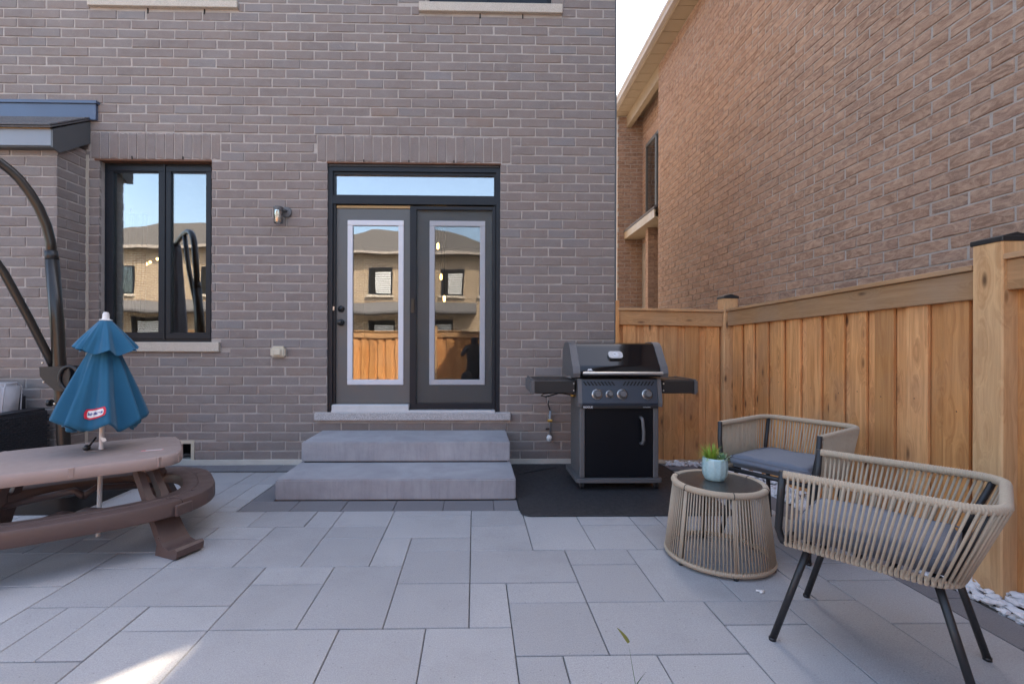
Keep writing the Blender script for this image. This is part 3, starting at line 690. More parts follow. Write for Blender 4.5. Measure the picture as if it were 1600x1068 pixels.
for k in range(120): stone(rg.uniform(1.85, 2.5), rg.uniform(4.45, 4.56), rg.uniform(-.01, .02), rg.uniform(.014, .026))
tag(gv.build('white_gravel', 'gravel'), 'white marble chips in a strip along the side fence', 'gravel', kind='stuff')

# ================================================================== NEIGHBOUR HOUSE (right)
nb = thing('neighbour_house', 'tall brown brick neighbour house with tan soffit behind the fence', 'house', (3.155, 0, 0), R(-1.5))
NY0, NY1, NT = -4.0, 8.62, 6.30
nw = MB().box(.0045, .3, NY0, NY1, 0, NT).build('wall', 'nmortar', nb)
bpy.context.view_layer.update()
nr = courses(.6, NY1, 1.19, NT - .01, NY1 - BL, .2535, .0828, .0135, (), .0068)
put_bricks([(nw, nr, lambda a, z, d: Vector((d, a, z)), R(-90))], 300, Vector((0, 1.6, 2.1)), 'nbrick', nbrick_var, 'brick_field')
# notch beyond the corner: recessed wall with a window, and the next projecting wall
XRc = .36
nw2 = MB().box(XRc + .0045, XRc + .3, NY1, 10.62, 0, NT - .003).box(-.2, XRc + .3, 10.6045, 10.9, 0, NT - .003).build('recess_wall', 'nmortar', nb)
MB().box(-.3, .0, 12.0, 12.2, 0, 3.6).build('far_wall', 'nbrick', nb)
nw3 = MB().box(.1, XRc + .29, 9.46, 9.6, 0, 3.48).build('porch_wall', 'nbrick', nb)
bpy.context.view_layer.update()
far = []
put_bricks([(nw2, courses(8.7, 10.60, 3.4, NT - .01, 8.7, BL, BH, BJ, [(9.25, 10.25, 3.9, 5.5)]), lambda a, z, d: Vector((XRc + d, a, z)), R(-90)), (nw2, courses(-.2, XRc, 1.0, NT - .01, XRc - BL, BL, BH, BJ), lambda a, z, d: Vector((a, 10.6 + d, z)), 0), (nw3, courses(.1, XRc + .28, 1.2, 3.5, .1, BL, BH, BJ), lambda a, z, d: Vector((a, 9.4555 + d, z)), 0)], 0, Vector((0, 0, 0)), 'nbrick', nbrick_var, 'brick_field')
MB().box(XRc - .012, XRc + .02, 9.25, 10.25, 3.9, 5.5).build('window_recess', 'frame', nb)
nwd = bpy.data.objects.new('window', None); C.objects.link(nwd); nwd.parent = nb
MB().box(XRc - .03, XRc - .013, 9.3, 10.2, 3.95, 5.45).build('pane', 'glass', nwd)
m = MB()
for y in (9.25, 9.58, 9.62, 10.2): m.box(XRc - .05, XRc - .012, y, y + .045, 3.9, 5.5)
m.box(XRc - .05, XRc - .012, 9.3, 10.2, 5.43, 5.5).build('frame', 'fascia', nwd)
MB().cbox(XRc - .09, XRc - .0, 9.15, 10.35, 3.8, 3.895, .004).build('sill', 'limestone', nwd)
MB().box(XRc - .008, XRc + .002, 9.2, 10.3, 5.52, 5.76).build('soldier_band', 'nbrick', nwd)
# soffit panels, frieze beam, fascia and gutter
ov = -.27
y = NY0
while y < 12.5:
    MB().cbox(ov, XRc + .3 if y > NY1 else .29, y + .004, y + .296, NT, NT + .015, .003).build('soffit_panel', 'soffit', nb); y += .30
MB().box(.002, .11, NY1, 12.5, NT - .26, NT - .002).build('beam', 'soffit', nb)
MB().box(ov - .02, ov - .001, NY0, 12.5, NT - .02, NT + .15).build('fascia', 'soffit', nb)
gp = [(ov - .021, NT + .02), (ov - .09, NT + .02), (ov - .105, NT + .06), (ov - .13, NT + .09), (ov - .13, NT + .14), (ov - .122, NT + .145), (ov - .021, NT + .13)]
MB().prism([(a, b) for a, b in gp], NY0, 12.5, 'xz').build('gutter', 'gutter', nb)
MB().prism([(ov - .02, NT + .15), (.3, NT + .2), (4, NT + 2.4), (4, NT + .15)], NY0, 12.5, 'xz').build('roof', 'shingle', nb)
# low porch roof in the recess
pr = MB().prism([(-.06, 3.66), (-.06, 3.71), (XRc, 3.98), (XRc, 3.93)], NY1 + .05, 10.59, 'xz').build('porch_roof', 'shingle', nb)
MB().box(-.055, -.03, NY1 + .05, 10.59, 3.50, 3.655).build('fascia', 'soffit', pr); MB().box(-.029, XRc, NY1 + .05, 10.59, 3.50, 3.515).build('soffit', 'soffit', pr)
# ================================================================== OPPOSITE HOUSE (behind the viewer, seen in the glass)
om, nt, b = new_mat('tan_brick_far'); bt = nt.nodes.new('ShaderNodeTexBrick'); p = wpos(nt)
sx = nt.nodes.new('ShaderNodeSeparateXYZ'); nt.links.new(p, sx.inputs[0]); cxn = nt.nodes.new('ShaderNodeCombineXYZ'); nt.links.new(mth(nt, 'ADD', sx.outputs[0], sx.outputs[1]), cxn.inputs[0]); nt.links.new(sx.outputs[2], cxn.inputs[1]); nt.links.new(cxn.outputs[0], bt.inputs['Vector'])
bt.inputs['Scale'].default_value = 1; bt.inputs['Brick Width'].default_value = .267; bt.inputs['Row Height'].default_value = .09; bt.inputs['Mortar Size'].default_value = .012
bt.inputs['Color1'].default_value = (.36, .245, .15, 1); bt.inputs['Color2'].default_value = (.25, .16, .10, 1); bt.inputs['Mortar'].default_value = (.5, .45, .38, 1)
nt.links.new(bt.outputs[0], b.inputs['Base Color']); b.inputs['Roughness'].default_value = .9
def far_house(label, x0, x1, yf, eave, windows):
    t = thing('opposite_house', label, 'house', ((x0 + x1) / 2, yf, 0)); hx = (x1 - x0) / 2
    MB().box(-hx, hx, -8, 0, 0, eave).build('wall', om, t)
    rf = MB().add([(-hx - .4, .4, eave), (hx + .4, .4, eave), (hx + .4, -8.4, eave), (-hx - .4, -8.4, eave), (-hx + 3.2, -4, eave + 2.3), (hx - 3.2, -4, eave + 2.3)], [(0, 1, 5, 4), (1, 2, 5), (2, 3, 4, 5), (3, 0, 4), (0, 3, 2, 1)]).build('roof', simple('far_shingle', (.105, .095, .09), .95, var=.3, scale=20), t)
    MB().box(-hx - .42, hx + .42, .38, .52, eave - .03, eave + .10).build('gutter', 'gutter', t)
    for (a, b_, c, d, kind) in windows:
        wr = MB().box(a, b_, -.02, .05, c, d).build('window', 'frame', t)
        MB().box(a + .08, b_ - .08, .05, .055, c + .08, d - .08).build('pane', 'dark' if not kind else 'glass', wr)
        nsl = 0 if kind else int((d - c - .2) / .11)
        for q in range(nsl): MB().box(a + .35, b_ - .08, .06, .08, c + .1 + q * .11, c + .175 + q * .11).build('blind_slat', 'white', wr)
        MB().box(a - .1, b_ + .1, -.01, .12, c - .12, c).build('sill', 'limestone', wr)
    lr = MB().prism([(0, 3.25), (1.5, 2.7), (1.5, 2.6), (0, 2.6)], -hx + 1.0, hx - 1.5, 'yz').build('porch_roof', 'shingle', t)
    return t
far_house('tan brick house with hip roof beyond the rear fence, seen in the door glass', -9.5, 1.6, -15.5, 5.7, [(-1.6, -.4, 3.6, 5.0, 0), (2.2, 3.4, 3.6, 5.0, 0), (-1.6, -.2, 1.0, 2.3, 0), (1.4, 2.8, 1.0, 2.3, 0), (4.2, 5.2, 3.6, 5.0, 1)])
far_house('second tan brick house beyond the rear fence, seen in the window glass', -22, -11, -15.0, 5.9, [(-2, -.8, 3.6, 5.0, 1), (2.6, 4, 3.6, 5.0, 0), (-1, 1.2, .9, 2.4, 0)])

# ================================================================== GRILL
gm = MB(); N = 14
def rr_poly(x0, x1, y0, y1, r, n=6):
    out = []
    for (cx_, cy_, a0) in ((x1 - r, y1 - r, 0), (x0 + r, y1 - r, 90), (x0 + r, y0 + r, 180), (x1 - r, y0 + r, 270)):
        for k in range(n + 1): a = R(a0 + 90 * k / n); out.append((cx_ + r * math.cos(a), cy_ + r * math.sin(a)))
    return out
mt = MB(); nx, ny = 26, 22; mx0, mx1, my0, my1 = .322, 1.80, 3.165, 4.50
poly = rr_poly(mx0, mx1, my0, my1, .07, 8)
mt.prism(poly, .002, .008)
mt.tube([(p[0], p[1], .008) for p in poly], .004, 6, True)
mt.tube([(.33, 4.12, .006), (.45, 4.2, .013), (.62, 4.3, .014), (.76, 4.37, .008)], .011, 6)
tag(mt.build('grill_mat', 'mat', smooth=35), 'black rubber mat with rounded corners under the grill', 'mat')

gx, gy = 1.149, 3.92
gr = thing('gas_grill', 'black and grey gas grill with side shelves standing on a mat by the wall', 'grill', (gx, gy, .008))
q = MB().prism(rr_poly(-.345, .342, -.232, .225, .03), .062, .092, 'xy'); q.build('base_shelf', 'grillgrey', gr, 35)
for (x, y) in ((-.29, -.17), (.31, -.17), (-.29, .17), (.31, .17)):
    c = bpy.data.objects.new('caster', None); C.objects.link(c); c.parent = gr
    MB().cyl((x - .011, y, .03), (x + .011, y, .03), .03, 20).build('wheel', 'satin', c, 40)
    MB().lathe([(.001, -.014), (.012, -.013), (.012, .013), (.001, .014)], 12).build('hub', 'grillgrey', c).data.transform(Matrix.Translation((x, y, .03)) @ Matrix.Rotation(R(90), 4, 'Y'))
    MB().box(x - .017, x - .0125, y - .014, y + .02, .02, .062).box(x + .0125, x + .017, y - .014, y + .02, .02, .062).build('fork', 'grillgrey', c)
MB().box(-.305, -.295, -.175, .18, .092, .70).build('side_panel', 'grillgrey', gr); MB().box(.298, .308, -.175, .18, .092, .70).build('side_panel', 'grillgrey', gr)
MB().box(-.295, .298, .17, .18, .092, .70).build('back_panel', 'gshelf', gr)
MB().cbox(-.312, -.27, -.20, -.15, .092, .70, .006).build('front_post', 'grillgrey', gr); MB().cbox(.278, .32, -.20, -.15, .092, .70, .006).build('front_post', 'grillgrey', gr)
dr = MB().cbox(-.268, .276, -.197, -.175, .096, .662, .004).build('cabinet_door', 'gdoor', gr)
MB().tube([(.175, -.197, .572), (.175, -.235, .566), (.178, -.24, .54), (.185, -.24, .47), (.185, -.24, .40), (.178, -.235, .372), (.175, -.197, .366)], .013, 10).build('handle', 'grillgrey', dr, True)
# control panel
cp = MB().prism([(-.215, .665), (-.225, .69), (-.19, .872), (-.10, .872), (-.10, .665)], -.298, .306, 'yz').build('control_panel', 'gpanel', gr)
MB().prism([(-.228, .66), (-.232, .69), (-.196, .88), (-.09, .88), (-.09, .66)], -.33, -.299, 'yz').build('panel_end', 'grillgrey', gr, label='grey cast left end of the control panel')
MB().prism([(-.228, .66), (-.232, .69), (-.196, .88), (-.09, .88), (-.09, .66)], .307, .338, 'yz').build('panel_end', 'grillgrey', gr, label='grey cast right end of the control panel')
MB().box(-.298, .306, -.221, -.19, .648, .668).build('lower_strip', 'satin', gr)
tilt = math.atan2(.035, .182)
def panel_pt(x, z, off=0): y = -.225 + (z - .69) * .035 / .182; return Vector((x, y - off * math.cos(tilt), z + off * math.sin(tilt)))
vg = MB()
for sgn in (-1, 1):
    for k in range(9):
        x = sgn * (.04 + k * .028); sl_ = -sgn * .022
        a = [(x, .825), (x + .012, .825), (x + .012 - sl_ * -1 * 0 + sl_ * -1, .858), (x - sl_, .858)]
        a = [(x - sl_ / 2 * -1, .826), (x + .012 + sl_ / 2, .826), (x + .012 - sl_ / 2, .858), (x - sl_ / 2, .858)] if sgn < 0 else [(x + sl_ / 2, .826), (x + .012 + sl_ / 2, .826), (x + .012 - sl_ / 2, .858), (x - sl_ / 2, .858)]
        if sgn < 0: a = [(x + sl_ / 2 - .012, .826), (x + sl_ / 2, .826), (x - sl_ / 2, .858), (x - sl_ / 2 - .012, .858)]
        vg.add([panel_pt(u, z, .0015) for u, z in a] , [(0, 1, 2, 3)])
vo = vg.build('vent_slot', 'dark', cp)
for i, (x, r) in enumerate(((-.178, .033), (-.078, .025), (.022, .033), (.222, .033))):
    Mk = Matrix.Translation(panel_pt(x, .758)) @ Matrix.Rotation(R(90) - tilt, 4, 'X')
    k = MB().lathe([(r, 0), (r, .006), (r * .84, .01), (r * .80, .04), (r * .7, .045), (.001, .046)], 24).build('knob', 'grillgrey', gr, 35); k.data.transform(Mk)
    z_ = MB().lathe([(r * 1.28, 0), (r * 1.3, .003), (r * 1.05, .005)], 24, cap=False).build('bezel', 'steel', k, True); z_.data.transform(Mk)
text('lettering', 'ROGUE', .022, 'lettering', gr, FRONT(-.252, -.2225, .657), bold=.0006); text('lettering', 'SIZZLE ZONE', .010, 'lettering', gr, FRONT(.215, -.2225, .657))
# firebox and lid
MB().prism([(-.18, .70), (-.19, .88), (.20, .88), (.17, .70)], -.30, .31, 'yz').build('firebox', 'satin', gr)
def lid_profile(g=0):
    return [(-.205 - g, .895 - g * .2), (-.215 - g, .925), (-.198 - g, .972), (-.186 - g, .988), (-.172 - g, 1.0), (-.075 - g * .6, 1.128 + g * .5), (-.045, 1.155 + g * .6), (.0, 1.165 + g * .6), (.12, 1.162 + g * .6), (.185 + g, 1.12), (.215 + g, 1.04), (.215 + g, .895 - g * .2)]
lid = MB().prism(lid_profile(), -.315, .33, 'yz').build('lid', 'enamel', gr, 28)
for s, (a, b) in enumerate(((-.372, -.314), (.329, .387))):
    MB().prism(lid_profile(.012), a, b, 'yz').build('lid_end', 'grillgrey', lid, 28)
MB().cyl((-.30, -.252, .925), (.33, -.252, .925), .0145, 14).box(-.285, -.265, -.25, -.21, .917, .933).box(.29, .31, -.25, -.21, .917, .933).build('lid_handle', 'steel', lid, 40)
Mg = Matrix.Translation((-.01, -.128, 1.06)) @ Matrix.Rotation(R(53), 4, 'X')
o = MB().prism(rr_poly(-.058, .058, -.034, .034, .026), 0, .018).build('gauge_housing', 'steel', lid, 35); o.data.transform(Mg)
o2 = MB().lathe([(.026, .0185), (.024, .021), (.001, .0215)], 24).build('gauge_dial', 'lettering', o, 35); o2.data.transform(Mg)
o2 = MB().box(-.0015, .0015, 0, .018, .0215, .0225).build('needle', 'black', o); o2.data.transform(Mg @ Matrix.Rotation(R(70), 4, 'Z'))
lg = MB().prism([(-.022, 0), (-.008, .018), (0, .012), (.008, .02), (.022, 0)], 0, .001).build('emblem', 'lettering', lid); lg.data.transform(Matrix.Translation((-.235, -.2135, .945)) @ Matrix.Rotation(R(70), 4, 'X'))
text('lettering', 'NAPOLEON', .0135, 'lettering', lid, FRONT(-.235, -.2185, .936), bold=.0004)
for s in (-1, 1):
    a, b = (-.69, -.345) if s < 0 else (.352, .63)
    sh = MB().cbox(a, b, -.185, .20, .762, .868, .008).build('side_shelf', 'gshelf', gr)
    e0, e1 = (a - .012, a + .03) if s < 0 else (b - .03, b + .012)
    MB().cbox(e0, e1, -.195, .21, .756, .874, .012).build('shelf_end', 'grillgrey', sh)
    MB().box(a + .04, b - .02, -.17, .18, .8682, .8705).build('shelf_inlay', 'black', sh)
    for z in (.785, .84): MB().lathe([(.007, 0), (.006, .004), (.001, .005)], 10).build('bolt', 'steel', sh).data.transform(Matrix.Translation(((b - .012) if s < 0 else (a + .012), -.1855, z)) @ Matrix.Rotation(R(90), 4, 'X'))
MB().tube([(-.33, -.12, .735), (-.42, -.1, .752), (-.5, -.08, .758), (-.58, -.06, .745), (-.6, -.05, .73), (-.56, -.05, .72), (-.46, -.04, .745)], .006, 8).build('gas_hose', 'black', gr, True)
MB().cyl((-.33, -.12, .735), (-.37, -.115, .739), .009, 8).build('hose_fitting', 'brass', gr, True)

# ================================================================== ROPE FURNITURE
def chair(label, loc, rz):
    t = thing('rope_chair', label, 'chair', loc, rz, 'rope armchairs by the fence')
    HW, FV, BV, RC, ZT = .272, .288, -.285, .10, .672
    bw, bf, bb_, brc, zb = .245, .30, -.185, .09, .405
    def upath(hw, fv, bv, rc, z, n=16, straight=.012):
        pts = [Vector((-hw, fv - (fv - bv - rc) * k / 30, z)) for k in range(30)]
        pts += [Vector((-hw + rc - rc * math.cos(R(90 * k / n)), bv + rc - rc * math.sin(R(90 * k / n)), z)) for k in range(n + 1)]
        pts += [Vector((-hw + rc + (2 * hw - 2 * rc) * k / 24, bv, z)) for k in range(1, 24)]
        pts += [Vector((-p.x, p.y, z)) for p in reversed(pts[:30 + n + 1])]
        return pts
    def resample(pts, step):
        L = [0]
        for a, b in zip(pts, pts[1:]): L.append(L[-1] + (b - a).length)
        n = max(2, round(L[-1] / step)); out = []; i = 0
        for k in range(n + 1):
            d = L[-1] * k / n
            while i < len(L) - 2 and L[i + 1] < d: i += 1
            f = (d - L[i]) / max(1e-9, L[i + 1] - L[i]); out.append(pts[i].lerp(pts[i + 1], min(1, f)))
        return out
    top = upath(HW, FV, BV, RC, ZT); bot = upath(bw, bf, bb_, brc, zb)
    tp = resample(top, .0022)
    MB().tube(tp, .016, 8, rf=lambda i: .0158 + .0016 * math.cos(i * 2 * math.pi / 3.4)).build('wrapped_rail', 'rope', t, True)
    MB().tube(resample(bot, .03) , .0115, 8).tube([(-bw, bf, zb), (bw, bf, zb)], .0115, 8).build('seat_ring', 'satin', t, True)
    sb = MB()
    for k in range(5): y = bb_ + .06 + k * .1; sb.box(-bw + .01, bw - .01, y - .012, y + .012, zb - .004, zb + .004)
    sb.build('seat_slat', 'satin', t)
    for s in (-1, 1): MB().tube([(s * HW, FV + .004, ZT + .012), (s * (HW - .004), FV + .012, ZT - .1), (s * (bw + .006), bf + .012, zb + .05), (s * bw, bf + .004, zb + .012), (s * bw, bf - .04, zb)], .0135, 10).build('front_post', 'satin', t, True)
    for s in (-1, 1): MB().tube([(s * (HW - .03), BV + .032, ZT - .01), (s * (bw - .025), bb_ + .03, zb)], .011, 8).build('back_post', 'satin', t, True)
    for (x, y, fx, fy) in ((-.2, .22, -.238, .335), (.2, .22, .238, .335), (-.19, -.13, -.226, -.24), (.19, -.13, .226, -.24)):
        MB().tube([(x, y, zb), (fx, fy, .004)], .0125, 12).tube([(fx, fy, .012), (fx + (fx - x) * .01, fy, .0)], .0135, 12).build('leg', 'satin', t, True)
        MB().cbox(x - .016, x + .016, y - .016, y + .016, zb - .03, zb + .006, .004).build('leg_bracket', 'satin', t)
    n = 92; ta, ba = resample(top, .003), resample(bot, .003)
    rd = random.Random(int(loc[0] * 100))
    for k in range(n + 1):
        f = .012 + .976 * k / n
        a = ta[int(f * (len(ta) - 1))]; b = ba[int(f * (len(ba) - 1))]; i = int(f * (len(ba) - 1))
        tn = (ba[min(i + 1, len(ba) - 1)] - ba[max(i - 1, 0)]).normalized(); out = Vector((tn.y, -tn.x, 0)) * -1
        if out.dot(Vector((b.x, b.y + .05, 0))) < 0: out = -out
        j = rd.uniform(-.0015, .0015)
        mb = MB().tube([a + out * .014, a.lerp(b, .5) + out * .0145 + tn * j, b + out * .0135], .0042, 6)
        mb.tube([b - tn * .0065, b - tn * .003, b + tn * .003, b + tn * .0065], [.0135, .0165, .0165, .0135], 8)
        mb.build('rope_strand', 'rope', t, True)
    c = bmesh.new(); bmesh.ops.create_cube(c, size=1)
    for v in c.verts: v.co = Vector((v.co.x * .455, .055 + v.co.y * .46, .452 + v.co.z * .07))
    for v in c.verts:
        if v.co.y < 0: v.co.x *= .93
    bmesh.ops.bevel(c, geom=c.edges[:], offset=.022, segments=3, affect='EDGES')
    bmesh.ops.subdivide_edges(c, edges=[e for e in c.edges if e.calc_length() > .2], cuts=8, use_grid_fill=True)
    for v in c.verts:
        u, w_ = v.co.x / .23, (v.co.y - .055) / .23
        if v.co.z > .45: v.co.z += .007 * max(0, 1 - u * u) * max(0, 1 - w_ * w_) + .003 * math.sin(v.co.x * 31 + v.co.y * 17)
    me = bpy.data.meshes.new('cushion'); c.to_mesh(me); c.free(); me.materials.append(MT['cushion']); me.polygons.foreach_set('use_smooth', [True] * len(me.polygons))
    cu = link('cushion', me, t)
    MB().tube(rr_poly3(-.222, .222, -.17, .28, .03, .476), .003, 6, True).build('piping', 'cushion', cu, True)
    return t
def rr_poly3(x0, x1, y0, y1, r, z): return [(a, b, z) for a, b in rr_poly(x0, x1, y0, y1, r, 5)]
chair('beige rope armchair with blue grey cushion against the fence, behind the round table', (1.93, 2.842, 0), math.atan2(.843, -.538))
chair('beige rope armchair nearest the viewer with its side turned to us', (1.584, 1.745, 0), math.atan2(.656, .755))

tb = thing('rope_side_table', 'round beige rope side table with dark glass top', 'table', (1.345, 2.566, 0))
RT, RB, HT = .225, .264, .404
def ring(r, z, n): return [(r * math.cos(2 * math.pi * k / n), r * math.sin(2 * math.pi * k / n), z) for k in range(n)]
MB().tube(ring(RT, HT, 612), .017, 8, True, rf=lambda i: .0168 + .0013 * math.cos(i * 2 * math.pi / 3.4)).build('top_ring', 'rope', tb, True)
MB().tube(ring(RB, .024, 680), .0145, 8, True, rf=lambda i: .0142 + .0016 * math.cos(i * 2 * math.pi / 4)).build('bottom_ring', 'rope', tb, True)
for k in range(6):
    a = k * math.pi / 3 + .35; ca, sa = math.cos(a), math.sin(a)
    MB().tube([(RT * ca, RT * sa, HT - .01), (RB * ca, RB * sa, .02)], .009, 8).build('upright', 'rope', tb, True)
    MB().tube([((RT - .012) * ca, (RT - .012) * sa, HT), ((RB - .012) * ca, (RB - .012) * sa, .0)], .0055, 6).build('frame_rod', 'satin', tb, True)
    MB().cyl((RB * ca, RB * sa, 0), (RB * ca, RB * sa, .014), .011, 10).build('foot', 'satin', tb, True)
    MB().tube([(RT * ca * 1.0 + .0175 * ca * math.cos(t_), RT * sa + .0175 * sa * math.cos(t_), HT + .0175 * math.sin(t_)) for t_ in [i * math.pi / 4 for i in range(8)]], .0022, 5, True).build('seam', 'satin', tb, True)
for k in range(96):
    a = 2 * math.pi * k / 96; ca, sa = math.cos(a), math.sin(a); rt, rb = RT + .006, RB + .008
    MB().tube([(rt * ca, rt * sa, HT - .012), (rb * ca, rb * sa, .026)], .0036, 5).build('rope_strand', 'rope', tb, True)
MB().lathe([(.002, .408), (RT - .014, .408), (RT - .013, .413), (.002, .4135)], 64).build('glass_top', 'ttop', tb, 30)
MB().lathe([(RT - .03, .395), (RT - .012, .395), (RT - .012, .4075), (RT - .03, .4075)], 48, cap=False).build('top_rim', 'satin', tb)

pl = thing('potted_plant', 'pale blue scalloped pot with grass and a succulent on the side table', 'plant', (1.343, 2.60, .4145)); pl.scale = (.9, .9, .94)
MB().lathe([(.002, 0), (.05, 0), (.058, .006), (.068, .03), (.072, .07), (.070, .12), (.066, .132), (.062, .132), (.064, .11), (.002, .108)], 48, rmod=lambda a, i: 1 + (.035 * math.cos(a * 12 + (.5 if i % 2 else 0)) if 1 < i < 6 else 0), cap=False).build('pot', 'pot', pl, True)
MB().lathe([(.063, .112), (.03, .118), (.002, .12)], 20, cap=False).build('soil', 'soil', pl, True)
rd = random.Random(2); bl = MB()
def blade(mb, base, dirv, length, width, droop, n=5, flat=None):
    base = Vector(base); d = Vector(dirv).normalized(); side = d.cross(Vector((0, 0, 1)))
    side = Vector(flat) if flat else (side if side.length > .05 else Vector((1, 0, 0))).normalized(); pts = []; p = base.copy()
    for k in range(n + 1):
        f = k / n; w_ = width * (1 - f) ** .7 * (.6 + .4 * min(1, f * 4)); pts += [p - side * w_, p + side * w_]
        p = p + d * (length / n); d = (d + Vector((0, 0, -droop / n))).normalized()
    mb.add(pts, [(2 * k, 2 * k + 1, 2 * k + 3, 2 * k + 2) for k in range(n)])
for k in range(260):
    a = rd.uniform(0, 6.3); r = rd.uniform(0, .03); e = rd.uniform(.35, 1.5)
    blade(bl, (-.018 + r * math.cos(a), .01 + r * math.sin(a), .115), (math.cos(a) * math.cos(e), math.sin(a) * math.cos(e), math.sin(e)), rd.uniform(.05, .115), rd.uniform(.002, .0036), rd.uniform(.3, 1.4))
bl.build('grass_tuft', 'leaf', pl)
for k in range(20):
    a = k * 2.4; rr_ = .2 + k * .045; e = 1.35 - k * .055; sb = MB()
    blade(sb, (.035, -.025, .115), (math.cos(a) * math.cos(e), math.sin(a) * math.cos(e), math.sin(e)), .05 + .0012 * k, .0095, .15, 5)
    sb.build('succulent_leaf', 'succ', pl)

# ================================================================== KIDS PICNIC TABLE
KX, KY = -2.29, 2.887; ka = R(34)
kt = thing('kids_picnic_table', 'brown plastic children\'s picnic table with mauve top and curved benches', 'table', (KX, KY, 0), ka)
def sup(a, b, p, n=72, cx=0, cy=0):
    out = []
    for k in range(n):
        t_ = 2 * math.pi * k / n; c, s = math.cos(t_), math.sin(t_)
        out.append((cx + a * math.copysign(abs(c) ** (2 / p), c), cy + b * math.copysign(abs(s) ** (2 / p), s)))
    return out
TC = (-.06, -.075)
top = bmesh.new()
o_ = sup(.50, .362, 5, 72, *TC); i_ = sup(.478, .34, 5, 72, *TC)
prof = [(i_, .522), (sup(.492, .354, 5, 72, *TC), .519), (o_, .508), (sup(.502, .364, 5, 72, *TC), .47), (sup(.495, .357, 5, 72, *TC), .455), (sup(.46, .32, 5, 72, *TC), .452)]
vsx = [(x, y, z) for pl_, z in prof for x, y in pl_]
fx = [(i * 72 + k, i * 72 + (k + 1) % 72, (i + 1) * 72 + (k + 1) % 72, (i + 1) * 72 + k) for i in range(5) for k in range(72)] + [tuple(range(72)), tuple(range(5 * 72, 6 * 72))]
top.free()
tt = MB().add(vsx, fx).build('table_top', 'ktop', kt, 40)
for k in range(0, 72, 6):
    x, y = o_[k]; n_ = Vector((x - TC[0], y - TC[1], 0)).normalized()
    Mn = Matrix.Translation((x, y, 0)) @ Matrix.Rotation(math.atan2(n_.y, n_.x), 4, 'Z')
    MB().cbox(-.016, .0045, -.012, .012, .463, .5195, .003, Mn).build('edge_notch', 'ktop', tt)
MB().lathe([(.055, .522), (.05, .526), (.028, .527), (.026, .524)], 24, cap=False).build('pole_collar', 'ktop', tt, 40)
Ms = Matrix.Translation((.285, -.215, .5228)) @ Matrix.Rotation(R(-10), 4, 'Z')
MB().box(-.055, .055, -.012, .012, 0, .0008, Ms).build('warning_sticker', 'white', tt); MB().box(-.055, -.035, -.012, .012, .0009, .0014, Ms).box(-.035, .055, -.012, -.007, .0009, .0014, Ms).box(.05, .055, -.007, .012, .0009, .0014, Ms).build('sticker_print', 'pink', tt)
# benches: a flat ring round the table, in two halves with a stepped seam
def bench(a0, a1, seg=40):
    outp = lambda t_: (TC[0] + 68.0 * .01 * math.copysign(abs(math.cos(t_)) ** .68, math.cos(t_)), TC[1] + .505 * math.copysign(abs(math.sin(t_)) ** .68, math.sin(t_)))
    inp = lambda t_: (TC[0] + .50 * math.copysign(abs(math.cos(t_)) ** .72, math.cos(t_)), TC[1] + .345 * math.copysign(abs(math.sin(t_)) ** .72, math.sin(t_)))
    prof = [(0, .222), (0, .262), (.04, .279), (.12, .284), (.45, .2835), (.47, .279), (.5, .2835), (.88, .284), (.96, .279), (1.0, .262), (1.0, .205), (.97, .198), (.9, .205), (.1, .222)]
    vs_ = []; m_ = len(prof)
    for k in range(seg + 1):
        t_ = a0 + (a1 - a0) * k / seg; a, b = Vector(inp(t_)), Vector(outp(t_))
        for f, z in prof: q_ = a.lerp(b, f); vs_.append((q_.x, q_.y, z))
    fs = [(k * m_ + i, k * m_ + (i + 1) % m_, (k + 1) * m_ + (i + 1) % m_, (k + 1) * m_ + i) for k in range(seg) for i in range(m_)] + [tuple(range(m_))[::-1], tuple(range(seg * m_, (seg + 1) * m_))]
    return MB().add(vs_, fs), outp
b1, outp = bench(R(-52), R(128), 56); b1o = b1.build('bench', 'kbrown', kt, 35)
b2, _ = bench(R(128.6), R(307.4), 56); b2.build('bench', 'kbrown', kt, 35)
for t_ in (-52.3, 128.3):
    p = Vector(outp(R(t_))); MB().cbox(-.05, .05, -.016, .004, .20, .262, .004, Matrix.Translation((p.x, p.y, 0)) @ Matrix.Rotation(R(t_ + 90), 4, 'Z')).build('seam_lap', 'kbrown', b1o)
for t_ in (-58, -54, -50, -46, -30, 10):
    a = Vector(outp(R(t_))) * .88 + Vector(TC) * .12; MB().lathe([(.008, .284), (.007, .2862), (.001, .287)], 8, (a.x, a.y, 0)).build('rivet', 'kbrown', b1o)
